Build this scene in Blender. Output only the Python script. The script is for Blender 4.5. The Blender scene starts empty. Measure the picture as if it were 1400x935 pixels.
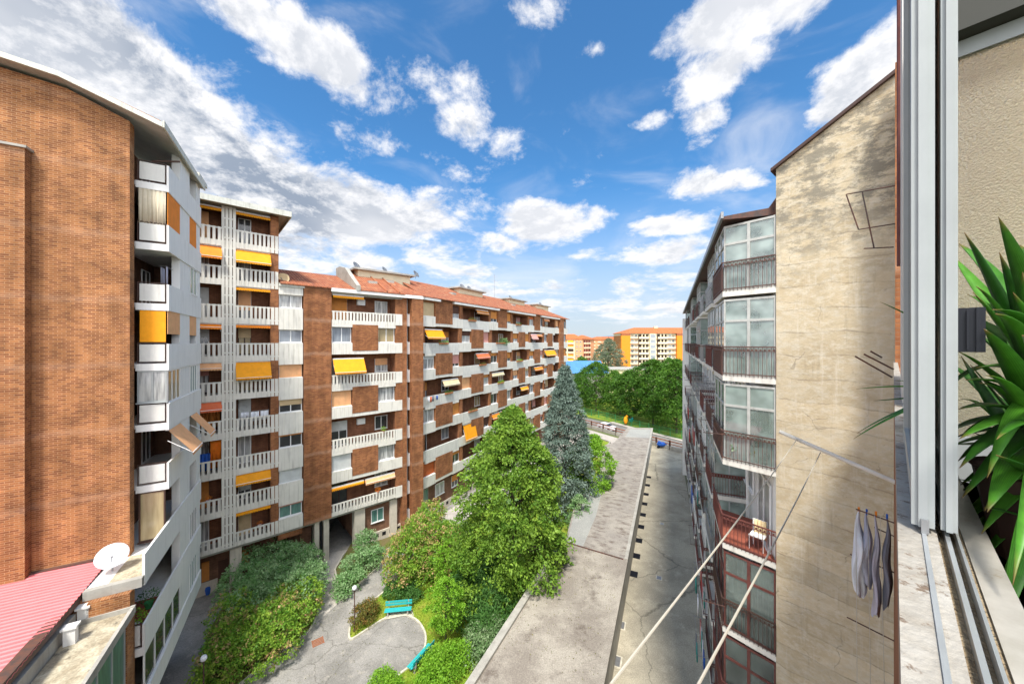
import bpy, math, random
import numpy as np
from mathutils import Vector
random.seed(7); rng = np.random.default_rng(11)
R = math.radians
scn = bpy.context.scene
col = scn.collection
# ---------------------------------------------------------------- camera
FOC = 480.0; CX = 700.0; CY = 467.5; EYE = 20.0
cam_d = bpy.data.cameras.new('camera'); cam = bpy.data.objects.new('camera', cam_d); col.objects.link(cam)
cam.location = (0, 0, EYE); cam.rotation_euler = (R(90), 0, 0)
cam_d.sensor_fit = 'HORIZONTAL'; cam_d.sensor_width = 36.0; cam_d.lens = FOC/1400*36.0
cam_d.clip_start = 0.03; cam_d.clip_end = 20000
scn.camera = cam
# ---------------------------------------------------------------- exposure, sun
vs = scn.view_settings
vs.view_transform = 'Standard'; vs.look = 'None'; vs.gamma = 1.0; vs.use_curve_mapping = False
vs.exposure = 1.4
SUN_DIR = Vector((-0.16, -1.0, 0)).normalized()      # horizontal direction towards the sun
SUN_EL = R(61)
sd = bpy.data.lights.new('sun', 'SUN'); sun = bpy.data.objects.new('sun', sd); col.objects.link(sun)
sd.energy = 2.3; sd.angle = R(9); sd.color = (1.0, 0.955, 0.88)
tosun = Vector((SUN_DIR.x*math.cos(SUN_EL), SUN_DIR.y*math.cos(SUN_EL), math.sin(SUN_EL)))
sun.rotation_euler = tosun.to_track_quat('Z', 'Y').to_euler(); sun.location = (0, -20, 60)
cy = scn.cycles
cy.max_bounces = 6; cy.diffuse_bounces = 3; cy.glossy_bounces = 3; cy.transmission_bounces = 6; cy.transparent_max_bounces = 8
cy.use_adaptive_sampling = True; cy.caustics_reflective = False; cy.caustics_refractive = False
cy.sample_clamp_indirect = 8
# ---------------------------------------------------------------- world: sky and clouds
world = bpy.data.worlds.new('World'); scn.world = world; world.use_nodes = True
wt = world.node_tree; wt.nodes.clear()
def N(t, ty, **kw):
    n = t.nodes.new(ty)
    for k, v in kw.items(): setattr(n, k, v)
    return n
def math_(t, op, a, b=None, c=None, clamp=False):
    n = N(t, 'ShaderNodeMath', operation=op); n.use_clamp = clamp
    for i, v in enumerate((a, b, c)):
        if v is None: continue
        if isinstance(v, (int, float)): n.inputs[i].default_value = v
        else: t.links.new(v, n.inputs[i])
    return n.outputs[0]
def vmath(t, op, a, b=None):
    n = N(t, 'ShaderNodeVectorMath', operation=op)
    for i, v in enumerate((a, b)):
        if v is None: continue
        if isinstance(v, (tuple, list, Vector)): n.inputs[i].default_value = tuple(v)
        else: t.links.new(v, n.inputs[i])
    return n.outputs['Value'] if op in ('DOT_PRODUCT', 'LENGTH') else n.outputs['Vector']
def pixdir(px, py): return Vector(((px-CX)/FOC, 1.0, (CY-py)/FOC)).normalized()
tc = N(wt, 'ShaderNodeTexCoord'); D = vmath(wt, 'NORMALIZE', tc.outputs['Generated'])
sky = N(wt, 'ShaderNodeTexSky', sky_type='NISHITA'); sky.sun_disc = False
sky.sun_elevation = SUN_EL; sky.sun_rotation = math.atan2(SUN_DIR.x, SUN_DIR.y)
sky.altitude = 250; sky.air_density = 1.0; sky.dust_density = 0.35; sky.ozone_density = 3.0
# cloud banks standing at fixed directions in the sky: centre, half-widths, weight
BLOBS = [(100,60,270,120,1.7),(40,190,200,110,1.3),(250,170,140,80,1.2),(330,215,120,70,1.1),
 (330,10,120,60,1.1),(430,75,110,50,1.1),(520,130,80,40,.8),(600,110,80,50,1.0),(630,165,55,50,.9),(600,60,40,30,.5),
 (350,250,130,60,1.4),(470,290,160,60,1.75),(570,300,90,50,1.1),(450,345,140,40,1.1),(590,345,90,35,.9),
 (735,305,75,36,1.6),(700,330,70,26,1.0),(812,297,28,18,.7),(735,15,50,40,.9),(808,70,28,16,.6),
 (1010,20,130,60,1.6),(980,95,75,60,1.3),(965,160,50,34,.9),(1180,100,60,60,1.4),(1140,150,45,30,1.0),(1240,40,70,60,1.1),
 (970,250,70,28,1.1),(920,305,80,20,1.2),(900,345,90,22,1.1),(820,345,60,14,.6),(888,165,38,18,.9),(962,192,32,14,.7),
 (700,395,260,22,.75),(860,385,110,18,.8),(640,375,90,26,.7),(900,420,120,18,.8),(640,235,50,20,.5),(762,190,30,25,.4),(880,400,70,14,.6),(790,420,200,24,.75),(640,290,70,40,.7),(690,200,40,50,.6),(830,430,160,16,.7),(560,210,80,40,.6),(860,290,50,14,.5),(1010,255,40,16,.6)]
tot = None
for (px, py, rx, ry, w) in BLOBS:
    c = pixdir(px, py)
    h = (pixdir(px+rx, py)-pixdir(px-rx, py)); v = (pixdir(px, py-ry)-pixdir(px, py+ry))
    rh = h.length/2; rv = v.length/2; h.normalize(); v.normalize()
    a = math_(wt, 'SUBTRACT', vmath(wt, 'DOT_PRODUCT', D, h/rh), c.dot(h)/rh)
    b = math_(wt, 'SUBTRACT', vmath(wt, 'DOT_PRODUCT', D, v/rv), c.dot(v)/rv)
    g = math_(wt, 'SUBTRACT', vmath(wt, 'DOT_PRODUCT', D, c), 1.0)
    cb = N(wt, 'ShaderNodeCombineXYZ')
    for i, s in enumerate((a, b, g)): wt.links.new(s, cb.inputs[i])
    ln = vmath(wt, 'LENGTH', cb.outputs[0])
    mr = N(wt, 'ShaderNodeMapRange', interpolation_type='SMOOTHSTEP'); wt.links.new(ln, mr.inputs[0])
    mr.inputs[1].default_value = 1.45; mr.inputs[2].default_value = 0.1; mr.inputs[3].default_value = 0; mr.inputs[4].default_value = w
    tot = mr.outputs[0] if tot is None else math_(wt, 'MAXIMUM', tot, mr.outputs[0])
def wnoise(vec, scale, detail, rough, dist=0.0):
    n = N(wt, 'ShaderNodeTexNoise'); wt.links.new(vec, n.inputs['Vector'])
    n.inputs['Scale'].default_value = scale; n.inputs['Detail'].default_value = detail
    n.inputs['Roughness'].default_value = rough; n.inputs['Distortion'].default_value = dist
    return n.outputs['Fac']
sz = N(wt, 'ShaderNodeSeparateXYZ'); wt.links.new(D, sz.inputs[0])
lz = math_(wt, 'MULTIPLY', math_(wt, 'LOGARITHM', math_(wt, 'ADD', math_(wt, 'MAXIMUM', sz.outputs[2], -0.02), 0.16), 2.718281828), 0.95)
cz = N(wt, 'ShaderNodeCombineXYZ'); wt.links.new(sz.outputs[0], cz.inputs[0]); wt.links.new(sz.outputs[1], cz.inputs[1]); wt.links.new(lz, cz.inputs[2]); Dz = cz.outputs[0]
Ds = vmath(wt, 'ADD', Dz, tuple(tosun*0.045))
def dens(vec):
    n1 = wnoise(vec, 6.0, 11, 0.66, 0.15)
    return math_(wt, 'MULTIPLY_ADD', n1, 3.6, -1.85)
base = math_(wt, 'MULTIPLY_ADD', tot, 1.05, -0.35)
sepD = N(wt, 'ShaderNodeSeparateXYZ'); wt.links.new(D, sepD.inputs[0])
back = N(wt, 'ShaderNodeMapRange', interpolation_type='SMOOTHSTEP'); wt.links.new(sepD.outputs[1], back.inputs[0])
back.inputs[1].default_value = 0.25; back.inputs[2].default_value = -0.45      # unseen sky behind the camera: cloud added and brightened to light the facades
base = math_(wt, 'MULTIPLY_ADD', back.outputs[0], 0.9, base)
d0 = math_(wt, 'ADD', base, dens(Dz)); d1 = math_(wt, 'ADD', base, dens(Ds))
# away from the described part of the sky the same broken cloud goes on, thickened behind the camera
alpha = N(wt, 'ShaderNodeMapRange', interpolation_type='SMOOTHSTEP'); wt.links.new(d0, alpha.inputs[0])
alpha.inputs[1].default_value = 0.0; alpha.inputs[2].default_value = 0.72
wisp = N(wt, 'ShaderNodeMapRange', interpolation_type='SMOOTHSTEP')
wt.links.new(wnoise(vmath(wt, 'MULTIPLY', D, (1.0, 1.0, 2.6)), 3.2, 7, 0.55, 0.6), wisp.inputs[0])
wisp.inputs[1].default_value = 0.48; wisp.inputs[2].default_value = 0.85; wisp.inputs[4].default_value = 0.55
sep = N(wt, 'ShaderNodeSeparateXYZ'); wt.links.new(D, sep.inputs[0])
hz = N(wt, 'ShaderNodeMapRange', interpolation_type='SMOOTHSTEP'); wt.links.new(sep.outputs[2], hz.inputs[0])
hz.inputs[1].default_value = 0.42; hz.inputs[2].default_value = 0.0; hz.inputs[4].default_value = 0.9
A1 = math_(wt, 'MAXIMUM', alpha.outputs[0], wisp.outputs[0]); A1 = math_(wt, 'MAXIMUM', A1, 0.0, clamp=True)
# self shading: thicker towards the sun = darker
sh = math_(wt, 'SUBTRACT', d1, d0)
shade = N(wt, 'ShaderNodeMapRange'); wt.links.new(math_(wt, 'ADD', math_(wt, 'MULTIPLY', sh, 1.1), math_(wt, 'MULTIPLY', d0, 0.5)), shade.inputs[0])
shade.inputs[1].default_value = 0.12; shade.inputs[2].default_value = 0.66
shade2 = math_(wt, 'MULTIPLY', shade.outputs[0], alpha.outputs[0])
big = N(wt, 'ShaderNodeMapRange', interpolation_type='SMOOTHSTEP'); wt.links.new(wnoise(Dz, 2.1, 4, 0.5), big.inputs[0])
big.inputs[1].default_value = 0.38; big.inputs[2].default_value = 0.66; big.inputs[3].default_value = 0.35; big.inputs[4].default_value = 1.0
shade3 = math_(wt, 'MULTIPLY', shade2, big.outputs[0], clamp=True)
cc = N(wt, 'ShaderNodeMixRGB'); wt.links.new(shade3, cc.inputs[0])
cc.inputs[1].default_value = (4.7, 4.7, 4.8, 1); cc.inputs[2].default_value = (1.55, 1.85, 2.35, 1)
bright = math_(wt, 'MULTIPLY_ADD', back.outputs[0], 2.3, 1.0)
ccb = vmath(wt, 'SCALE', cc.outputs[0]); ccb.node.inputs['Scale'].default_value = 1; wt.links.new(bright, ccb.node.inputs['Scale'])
tint = N(wt, 'ShaderNodeMixRGB', blend_type='MULTIPLY'); tint.inputs[0].default_value = 1
wt.links.new(sky.outputs[0], tint.inputs[1]); tint.inputs[2].default_value = (0.40, 0.76, 0.93, 1)
hzc = N(wt, 'ShaderNodeMixRGB'); wt.links.new(hz.outputs[0], hzc.inputs[0]); wt.links.new(tint.outputs[0], hzc.inputs[1]); hzc.inputs[2].default_value = (3.0, 3.15, 3.5, 1)
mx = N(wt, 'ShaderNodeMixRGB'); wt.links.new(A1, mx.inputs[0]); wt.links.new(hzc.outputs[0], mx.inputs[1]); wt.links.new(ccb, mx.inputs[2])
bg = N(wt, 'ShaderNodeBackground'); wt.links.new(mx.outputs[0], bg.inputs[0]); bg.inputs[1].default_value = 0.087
wo = N(wt, 'ShaderNodeOutputWorld'); wt.links.new(bg.outputs[0], wo.inputs[0])
world.cycles.sampling_method = 'MANUAL'; world.cycles.sample_map_resolution = 1024
# ---------------------------------------------------------------- materials
M = {}
def mat(name, c, rough=0.8, spec=0.3, var=0.0, scale=3.0, c2=None, dirt=0.0, bump=0.0, bscale=40, metal=0.0, coat=0.0, grime=0.0):
    m = bpy.data.materials.new(name); m.use_nodes = True; t = m.node_tree; b = t.nodes['Principled BSDF']
    b.inputs['Roughness'].default_value = rough; b.inputs['Specular IOR Level'].default_value = spec
    b.inputs['Metallic'].default_value = metal; b.inputs['Coat Weight'].default_value = coat
    g = N(t, 'ShaderNodeNewGeometry'); pos = g.outputs['Position']
    c2 = c2 or tuple(x*(1-var) for x in c)
    n = N(t, 'ShaderNodeTexNoise'); n.inputs['Scale'].default_value = scale; n.inputs['Detail'].default_value = 8; n.inputs['Roughness'].default_value = 0.65
    t.links.new(pos, n.inputs['Vector'])
    r = N(t, 'ShaderNodeMapRange'); r.inputs[1].default_value = 0.35; r.inputs[2].default_value = 0.65; t.links.new(n.outputs['Fac'], r.inputs[0])
    mixn = N(t, 'ShaderNodeMixRGB'); mixn.inputs[1].default_value = (*c, 1); mixn.inputs[2].default_value = (*c2, 1)
    t.links.new(r.outputs[0], mixn.inputs[0]); out = mixn.outputs[0]
    if dirt:   # run-off streaks
        mp = vmath(t, 'MULTIPLY', pos, (3.5, 3.5, 0.35))
        n2 = N(t, 'ShaderNodeTexNoise'); n2.inputs['Scale'].default_value = 1.6; n2.inputs['Detail'].default_value = 6; t.links.new(mp, n2.inputs['Vector'])
        r2 = N(t, 'ShaderNodeMapRange', interpolation_type='SMOOTHSTEP'); r2.inputs[1].default_value = 0.5; r2.inputs[2].default_value = 0.75; r2.inputs[4].default_value = dirt
        t.links.new(n2.outputs['Fac'], r2.inputs[0])
        m2 = N(t, 'ShaderNodeMixRGB'); t.links.new(r2.outputs[0], m2.inputs[0]); t.links.new(out, m2.inputs[1]); m2.inputs[2].default_value = (0.12, 0.10, 0.08, 1); out = m2.outputs[0]
    t.links.new(out, b.inputs['Base Color'])
    if bump:
        n3 = N(t, 'ShaderNodeTexNoise'); n3.inputs['Scale'].default_value = bscale; n3.inputs['Detail'].default_value = 4; t.links.new(pos, n3.inputs['Vector'])
        bp = N(t, 'ShaderNodeBump'); bp.inputs['Strength'].default_value = bump; bp.inputs['Distance'].default_value = 0.02
        t.links.new(n3.outputs['Fac'], bp.inputs['Height']); t.links.new(bp.outputs[0], b.inputs['Normal'])
    M[name] = m; return m
def brick_mat(name, c1, c2, mortar, bw=0.25, bh=0.075, vcol=(0.15, 0.06, 0.03), msize=0.012, band=0.0, bumpd=0.012):
    m = bpy.data.materials.new(name); m.use_nodes = True; t = m.node_tree; b = t.nodes['Principled BSDF']
    b.inputs['Roughness'].default_value = 0.85; b.inputs['Specular IOR Level'].default_value = 0.2
    uv = N(t, 'ShaderNodeUVMap'); uv.uv_map = 'UVMap'
    br = N(t, 'ShaderNodeTexBrick'); t.links.new(uv.outputs[0], br.inputs['Vector'])
    br.inputs['Color1'].default_value = (*c1, 1); br.inputs['Color2'].default_value = (*c2, 1); br.inputs['Mortar'].default_value = (*mortar, 1)
    br.inputs['Scale'].default_value = 1.0; br.inputs['Brick Width'].default_value = bw; br.inputs['Row Height'].default_value = bh
    br.inputs['Mortar Size'].default_value = msize; br.inputs['Mortar Smooth'].default_value = 0.3; br.inputs['Bias'].default_value = -0.1
    n = N(t, 'ShaderNodeTexNoise'); n.inputs['Scale'].default_value = 1.1; n.inputs['Detail'].default_value = 7; t.links.new(uv.outputs[0], n.inputs['Vector'])
    r = N(t, 'ShaderNodeMapRange'); r.inputs[1].default_value = 0.3; r.inputs[2].default_value = 0.7; r.inputs[3].default_value = 0.72; r.inputs[4].default_value = 1.22; t.links.new(n.outputs['Fac'], r.inputs[0])
    mm = N(t, 'ShaderNodeMixRGB', blend_type='MULTIPLY'); mm.inputs[0].default_value = 1; t.links.new(br.outputs['Color'], mm.inputs[1]); t.links.new(r.outputs[0], mm.inputs[2])
    out = mm.outputs[0]
    ns = N(t, 'ShaderNodeTexNoise'); ns.inputs['Scale'].default_value = 1.0; ns.inputs['Detail'].default_value = 6; ns.inputs['Roughness'].default_value = .7; t.links.new(vmath(t, 'MULTIPLY', uv.outputs[0], (1.7, .16, 1)), ns.inputs['Vector'])
    rs = N(t, 'ShaderNodeMapRange'); rs.inputs[1].default_value = 0.36; rs.inputs[2].default_value = 0.66; rs.inputs[3].default_value = 0.74; rs.inputs[4].default_value = 1.12; t.links.new(ns.outputs['Fac'], rs.inputs[0])
    ms_ = N(t, 'ShaderNodeMixRGB', blend_type='MULTIPLY'); ms_.inputs[0].default_value = 1; t.links.new(out, ms_.inputs[1]); t.links.new(rs.outputs[0], ms_.inputs[2]); out = ms_.outputs[0]
    if band:   # pale lime bloom along the slab lines
        sp = N(t, 'ShaderNodeSeparateXYZ'); t.links.new(uv.outputs[0], sp.inputs[0])
        n4 = N(t, 'ShaderNodeTexNoise'); n4.inputs['Scale'].default_value = 0.8; n4.inputs['Detail'].default_value = 5; t.links.new(uv.outputs[0], n4.inputs['Vector'])
        ph = math_(t, 'ADD', math_(t, 'MULTIPLY', sp.outputs[1], 1/2.97), math_(t, 'MULTIPLY', n4.outputs['Fac'], 0.16))
        fr = math_(t, 'FRACT', math_(t, 'ADD', ph, -4.1/2.97+0.42))
        df = math_(t, 'ABSOLUTE', math_(t, 'SUBTRACT', fr, 0.5))
        rr = N(t, 'ShaderNodeMapRange', interpolation_type='SMOOTHSTEP'); rr.inputs[1].default_value = 0.09; rr.inputs[2].default_value = 0.0; rr.inputs[4].default_value = band; t.links.new(df, rr.inputs[0])
        n5 = N(t, 'ShaderNodeTexNoise'); n5.inputs['Scale'].default_value = 3.5; n5.inputs['Detail'].default_value = 6; t.links.new(uv.outputs[0], n5.inputs['Vector'])
        m5 = N(t, 'ShaderNodeMixRGB'); t.links.new(math_(t, 'MULTIPLY', rr.outputs[0], n5.outputs['Fac']), m5.inputs[0]); t.links.new(out, m5.inputs[1]); m5.inputs[2].default_value = (0.62, 0.45, 0.33, 1); out = m5.outputs[0]
    t.links.new(out, b.inputs['Base Color'])
    bp = N(t, 'ShaderNodeBump'); bp.inputs['Strength'].default_value = 0.8; bp.inputs['Distance'].default_value = bumpd; bp.invert = True
    t.links.new(br.outputs['Fac'], bp.inputs['Height']); t.links.new(bp.outputs[0], b.inputs['Normal'])
    M[name] = m; return m
brick_mat('brick', (0.36, 0.145, 0.056), (0.22, 0.078, 0.034), (0.30, 0.15, 0.08), 0.26, 0.11, msize=0.012, band=0.38)
brick_mat('brick_big', (0.37, 0.155, 0.056), (0.19, 0.068, 0.030), (0.44, 0.25, 0.13), 0.25, 0.088, msize=0.012, band=0.2, bumpd=0.02)
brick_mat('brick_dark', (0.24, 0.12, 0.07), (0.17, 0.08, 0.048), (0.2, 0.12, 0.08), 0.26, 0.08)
mat('cream', (0.74, 0.71, 0.63), 0.75, var=0.10, scale=1.2, dirt=0.30, bump=0.1)
mat('cream_panel', (0.66, 0.65, 0.60), 0.7, var=0.10, scale=2, dirt=0.2)
mat('white_paint', (0.80, 0.79, 0.75), 0.7, var=0.06, scale=0.8, dirt=0.14)
mat('fascia', (0.62, 0.62, 0.54), 0.6, var=0.18, scale=3, dirt=0.3)
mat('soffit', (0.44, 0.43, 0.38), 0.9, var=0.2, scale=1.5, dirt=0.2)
mat('white_frame', (0.78, 0.78, 0.76), 0.4, var=0.04)
mat('brown_frame', (0.075, 0.04, 0.03), 0.5, var=0.2)
mat('grey_metal', (0.33, 0.33, 0.33), 0.4, metal=0.6, var=0.2)
mat('alu', (0.62, 0.64, 0.64), 0.32, metal=0.7, var=0.15, scale=6, dirt=0.12)
mat('alu_frame', (0.36, 0.38, 0.37), 0.42, spec=0.5, var=0.10, scale=5, dirt=0.12)
mat('dark_grey', (0.06, 0.06, 0.052), 0.7)  # even dark grey of the loggia header
mat('black', (0.012, 0.013, 0.018), 0.45)
mat('dark_iron', (0.055, 0.045, 0.042), 0.6, c2=(0.14, 0.06, 0.04), scale=6)
mat('red_iron', (0.17, 0.055, 0.042), 0.6, c2=(0.10, 0.035, 0.03), scale=6)
mat('brown_iron', (0.085, 0.052, 0.045), 0.6, c2=(0.13, 0.06, 0.045), scale=6)
mat('floor_red', (0.30, 0.085, 0.05), 0.7, var=0.3)
mat('concrete', (0.42, 0.40, 0.35), 0.9, var=0.3, scale=1.0, dirt=0.25, bump=0.2, bscale=30)
mat('pillar', (0.62, 0.56, 0.46), 0.9, var=0.18, scale=2, dirt=0.2)
mat('kerb', (0.62, 0.58, 0.47), 0.9, var=0.3, scale=4)
mat('trunk', (0.13, 0.10, 0.075), 0.95, c2=(0.07, 0.055, 0.042), scale=8, bump=0.6)
mat('glazing_grey', (0.50, 0.50, 0.46), 0.5, var=.2, scale=4, dirt=.3)
mat('marble', (0.37, 0.345, 0.30), 0.35, c2=(0.25, 0.23, 0.19), scale=7, dirt=0.1)
mat('orange_wall', (0.80, 0.26, 0.02), 0.8, var=0.08)
mat('pale_wall', (0.72, 0.62, 0.42), 0.8, var=0.1)
mat('cream_wall', (0.78, 0.70, 0.48), 0.8, var=0.1)
mat('salmon_wall', (0.72, 0.34, 0.17), 0.8, var=0.1)
mat('rust_beam', (0.34, 0.12, 0.05), 0.8, var=0.2)
for nm, c in dict(yellow=(0.88, 0.345, 0.010), orange=(0.86, 0.25, 0.02), peach=(0.80, 0.42, 0.20), coral=(0.72, 0.16, 0.06), beige=(0.70, 0.55, 0.32),
                  pink=(0.66, 0.32, 0.27), sh_orange=(0.66, 0.26, 0.06), sh_brown=(0.10, 0.045, 0.03), sh_white=(0.62, 0.64, 0.62), sh_beige=(0.62, 0.46, 0.26),
                  sh_red=(0.55, 0.13, 0.035), wine=(0.22, 0.035, 0.05), teal=(0.03, 0.33, 0.29), blue=(0.02, 0.10, 0.42), white_cloth=(0.78, 0.79, 0.82), grey_cloth=(0.20, 0.20, 0.23),
                  striped_grey=(0.45, 0.45, 0.52), turquoise=(0.03, 0.42, 0.42), red_cloth=(0.5, 0.04, 0.04), green_cloth=(0.05, 0.30, 0.10), lilac=(0.52, 0.49, 0.56),
                  terracotta=(0.5, 0.18, 0.08), curtain_cream=(0.66, 0.58, 0.43), yellow_plastic=(0.85, 0.55, 0.02), rope=(0.50, 0.46, 0.37)).items():
    mat(nm, c, 0.75, var=0.14, scale=2.5, dirt=0.10)
def slat_mat(name, src, pitch=0.045):     # roller shutters: fine horizontal ribs
    m = M[src].copy(); m.name = name; t = m.node_tree; b = t.nodes['Principled BSDF']
    g = N(t, 'ShaderNodeNewGeometry'); s = N(t, 'ShaderNodeSeparateXYZ'); t.links.new(g.outputs['Position'], s.inputs[0])
    w = math_(t, 'PINGPONG', s.outputs[2], pitch)
    bp = N(t, 'ShaderNodeBump'); bp.inputs['Distance'].default_value = 0.6; bp.inputs['Strength'].default_value = 0.6
    t.links.new(w, bp.inputs['Height']); t.links.new(bp.outputs[0], b.inputs['Normal']); M[name] = m
for s in ('sh_orange', 'sh_brown', 'sh_white', 'sh_beige', 'sh_red', 'peach', 'pink'): slat_mat('rib_'+s, s)
def glassy(name, c, stripes=None, rough=0.06, gl=0.5):
    m = bpy.data.materials.new(name); m.use_nodes = True; t = m.node_tree; b = t.nodes['Principled BSDF']
    b.inputs['Roughness'].default_value = 0.5; b.inputs['Coat Weight'].default_value = gl; b.inputs['Coat Roughness'].default_value = rough
    b.inputs['Specular IOR Level'].default_value = 0.4
    g = N(t, 'ShaderNodeNewGeometry'); 
    n = N(t, 'ShaderNodeTexNoise'); n.inputs['Scale'].default_value = 1.3; n.inputs['Detail'].default_value = 3
    t.links.new(vmath(t, 'MULTIPLY', g.outputs['Position'], (5, 5, 0.6)) if stripes else g.outputs['Position'], n.inputs['Vector'])
    r = N(t, 'ShaderNodeMapRange'); r.inputs[1].default_value = 0.35; r.inputs[2].default_value = 0.65; t.links.new(n.outputs['Fac'], r.inputs[0])
    mixn = N(t, 'ShaderNodeMixRGB'); t.links.new(r.outputs[0], mixn.inputs[0]); mixn.inputs[1].default_value = (*c, 1)
    mixn.inputs[2].default_value = (*(stripes or tuple(x*0.5 for x in c)), 1); t.links.new(mixn.outputs[0], b.inputs['Base Color'])
    M[name] = m
glassy('glass_dark', (0.035, 0.04, 0.042), None, 0.03, 1.0)
glassy('glass_curtain', (0.50, 0.50, 0.47), (0.20, 0.20, 0.20), 0.05, 0.8)
glassy('glass_grey', (0.26, 0.29, 0.32), (0.19, 0.21, 0.24), 0.05, 0.8)
glassy('glass_tan', (0.40, 0.32, 0.18), (0.30, 0.23, 0.12), 0.05, 0.7)
glassy('glass_red', (0.30, 0.05, 0.06), (0.20, 0.03, 0.04), 0.05, 0.7)
glassy('glass_green', (0.10, 0.24, 0.20), (0.06, 0.15, 0.13), 0.05, 0.9)
def clear_glass(name, c=(0.42, 0.55, 0.50), body=0.32):
    m = bpy.data.materials.new(name); m.use_nodes = True; t = m.node_tree; t.nodes.clear()
    tr = N(t, 'ShaderNodeBsdfTransparent'); tr.inputs[0].default_value = (0.86, 0.92, 0.89, 1)
    df = N(t, 'ShaderNodeBsdfDiffuse'); df.inputs[0].default_value = (*c, 1)
    gg = N(t, 'ShaderNodeNewGeometry'); nn = N(t, 'ShaderNodeTexNoise'); nn.inputs['Scale'].default_value = 1.5; t.links.new(gg.outputs['Position'], nn.inputs['Vector'])
    rr = N(t, 'ShaderNodeMapRange'); rr.inputs[1].default_value = 0.35; rr.inputs[2].default_value = 0.7; rr.inputs[3].default_value = body*0.55; rr.inputs[4].default_value = min(1, body*1.5); t.links.new(nn.outputs['Fac'], rr.inputs[0])
    m1 = N(t, 'ShaderNodeMixShader'); t.links.new(rr.outputs[0], m1.inputs[0]); t.links.new(tr.outputs[0], m1.inputs[1]); t.links.new(df.outputs[0], m1.inputs[2])
    gl = N(t, 'ShaderNodeBsdfGlossy'); gl.inputs['Roughness'].default_value = 0.03
    fr = N(t, 'ShaderNodeFresnel'); fr.inputs[0].default_value = 1.7
    m2 = N(t, 'ShaderNodeMixShader'); t.links.new(fr.outputs[0], m2.inputs[0]); t.links.new(m1.outputs[0], m2.inputs[1]); t.links.new(gl.outputs[0], m2.inputs[2])
    o = N(t, 'ShaderNodeOutputMaterial'); t.links.new(m2.outputs[0], o.inputs[0]); M[name] = m
clear_glass('glass_clear', (0.26, 0.33, 0.29)); clear_glass('glass_milky', (0.36, 0.44, 0.40), 0.6); clear_glass('glass_sash', (0.6, 0.65, 0.6), 0.12)
def leaf_mat(name, c1, c2, flower=None, trans=0.35):
    m = bpy.data.materials.new(name); m.use_nodes = True; t = m.node_tree; t.nodes.clear()
    at = N(t, 'ShaderNodeAttribute'); at.attribute_name = 'tint'
    mx = N(t, 'ShaderNodeMixRGB'); sp = N(t, 'ShaderNodeSeparateColor'); t.links.new(at.outputs['Color'], sp.inputs[0])
    t.links.new(sp.outputs[0], mx.inputs[0]); mx.inputs[1].default_value = (*c1, 1); mx.inputs[2].default_value = (*c2, 1); out = mx.outputs[0]
    if flower:
        m3 = N(t, 'ShaderNodeMixRGB'); t.links.new(sp.outputs[1], m3.inputs[0]); t.links.new(out, m3.inputs[1]); m3.inputs[2].default_value = (*flower, 1); out = m3.outputs[0]
    df = N(t, 'ShaderNodeBsdfPrincipled'); df.inputs['Roughness'].default_value = 0.5; df.inputs['Specular IOR Level'].default_value = 0.25; t.links.new(out, df.inputs['Base Color'])
    tl = N(t, 'ShaderNodeBsdfTranslucent'); t.links.new(out, tl.inputs[0])
    ms = N(t, 'ShaderNodeMixShader'); ms.inputs[0].default_value = trans; t.links.new(df.outputs[0], ms.inputs[1]); t.links.new(tl.outputs[0], ms.inputs[2])
    o = N(t, 'ShaderNodeOutputMaterial'); t.links.new(ms.outputs[0], o.inputs[0]); M[name] = m
leaf_mat('leaf_linden', (0.065, 0.17, 0.018), (0.30, 0.46, 0.06))
leaf_mat('leaf_park', (0.035, 0.11, 0.014), (0.12, 0.25, 0.025))
leaf_mat('leaf_spruce', (0.075, 0.125, 0.09), (0.26, 0.34, 0.28), trans=0.15)
leaf_mat('leaf_cedar', (0.10, 0.14, 0.08), (0.24, 0.27, 0.17), trans=0.15)
leaf_mat('leaf_bright', (0.14, 0.34, 0.02), (0.30, 0.52, 0.05))
leaf_mat('leaf_hedge', (0.09, 0.27, 0.045), (0.42, 0.56, 0.30))
leaf_mat('leaf_photinia', (0.085, 0.26, 0.03), (0.36, 0.50, 0.06), (0.62, 0.36, 0.20))
leaf_mat('leaf_olive', (0.12, 0.14, 0.03), (0.24, 0.22, 0.05), (0.40, 0.2, 0.06))
leaf_mat('leaf_fern', (0.05, 0.16, 0.03), (0.14, 0.28, 0.07))
leaf_mat('leaf_varieg', (0.09, 0.22, 0.05), (0.40, 0.50, 0.28))
leaf_mat('leaf_yucca', (0.035, 0.19, 0.018), (0.12, 0.36, 0.025), trans=0.3)
leaf_mat('leaf_grass', (0.15, 0.24, 0.02), (0.34, 0.42, 0.05), trans=0.3)
leaf_mat('leaf_flower', (0.6, 0.05, 0.02), (0.85, 0.4, 0.03))
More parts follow.
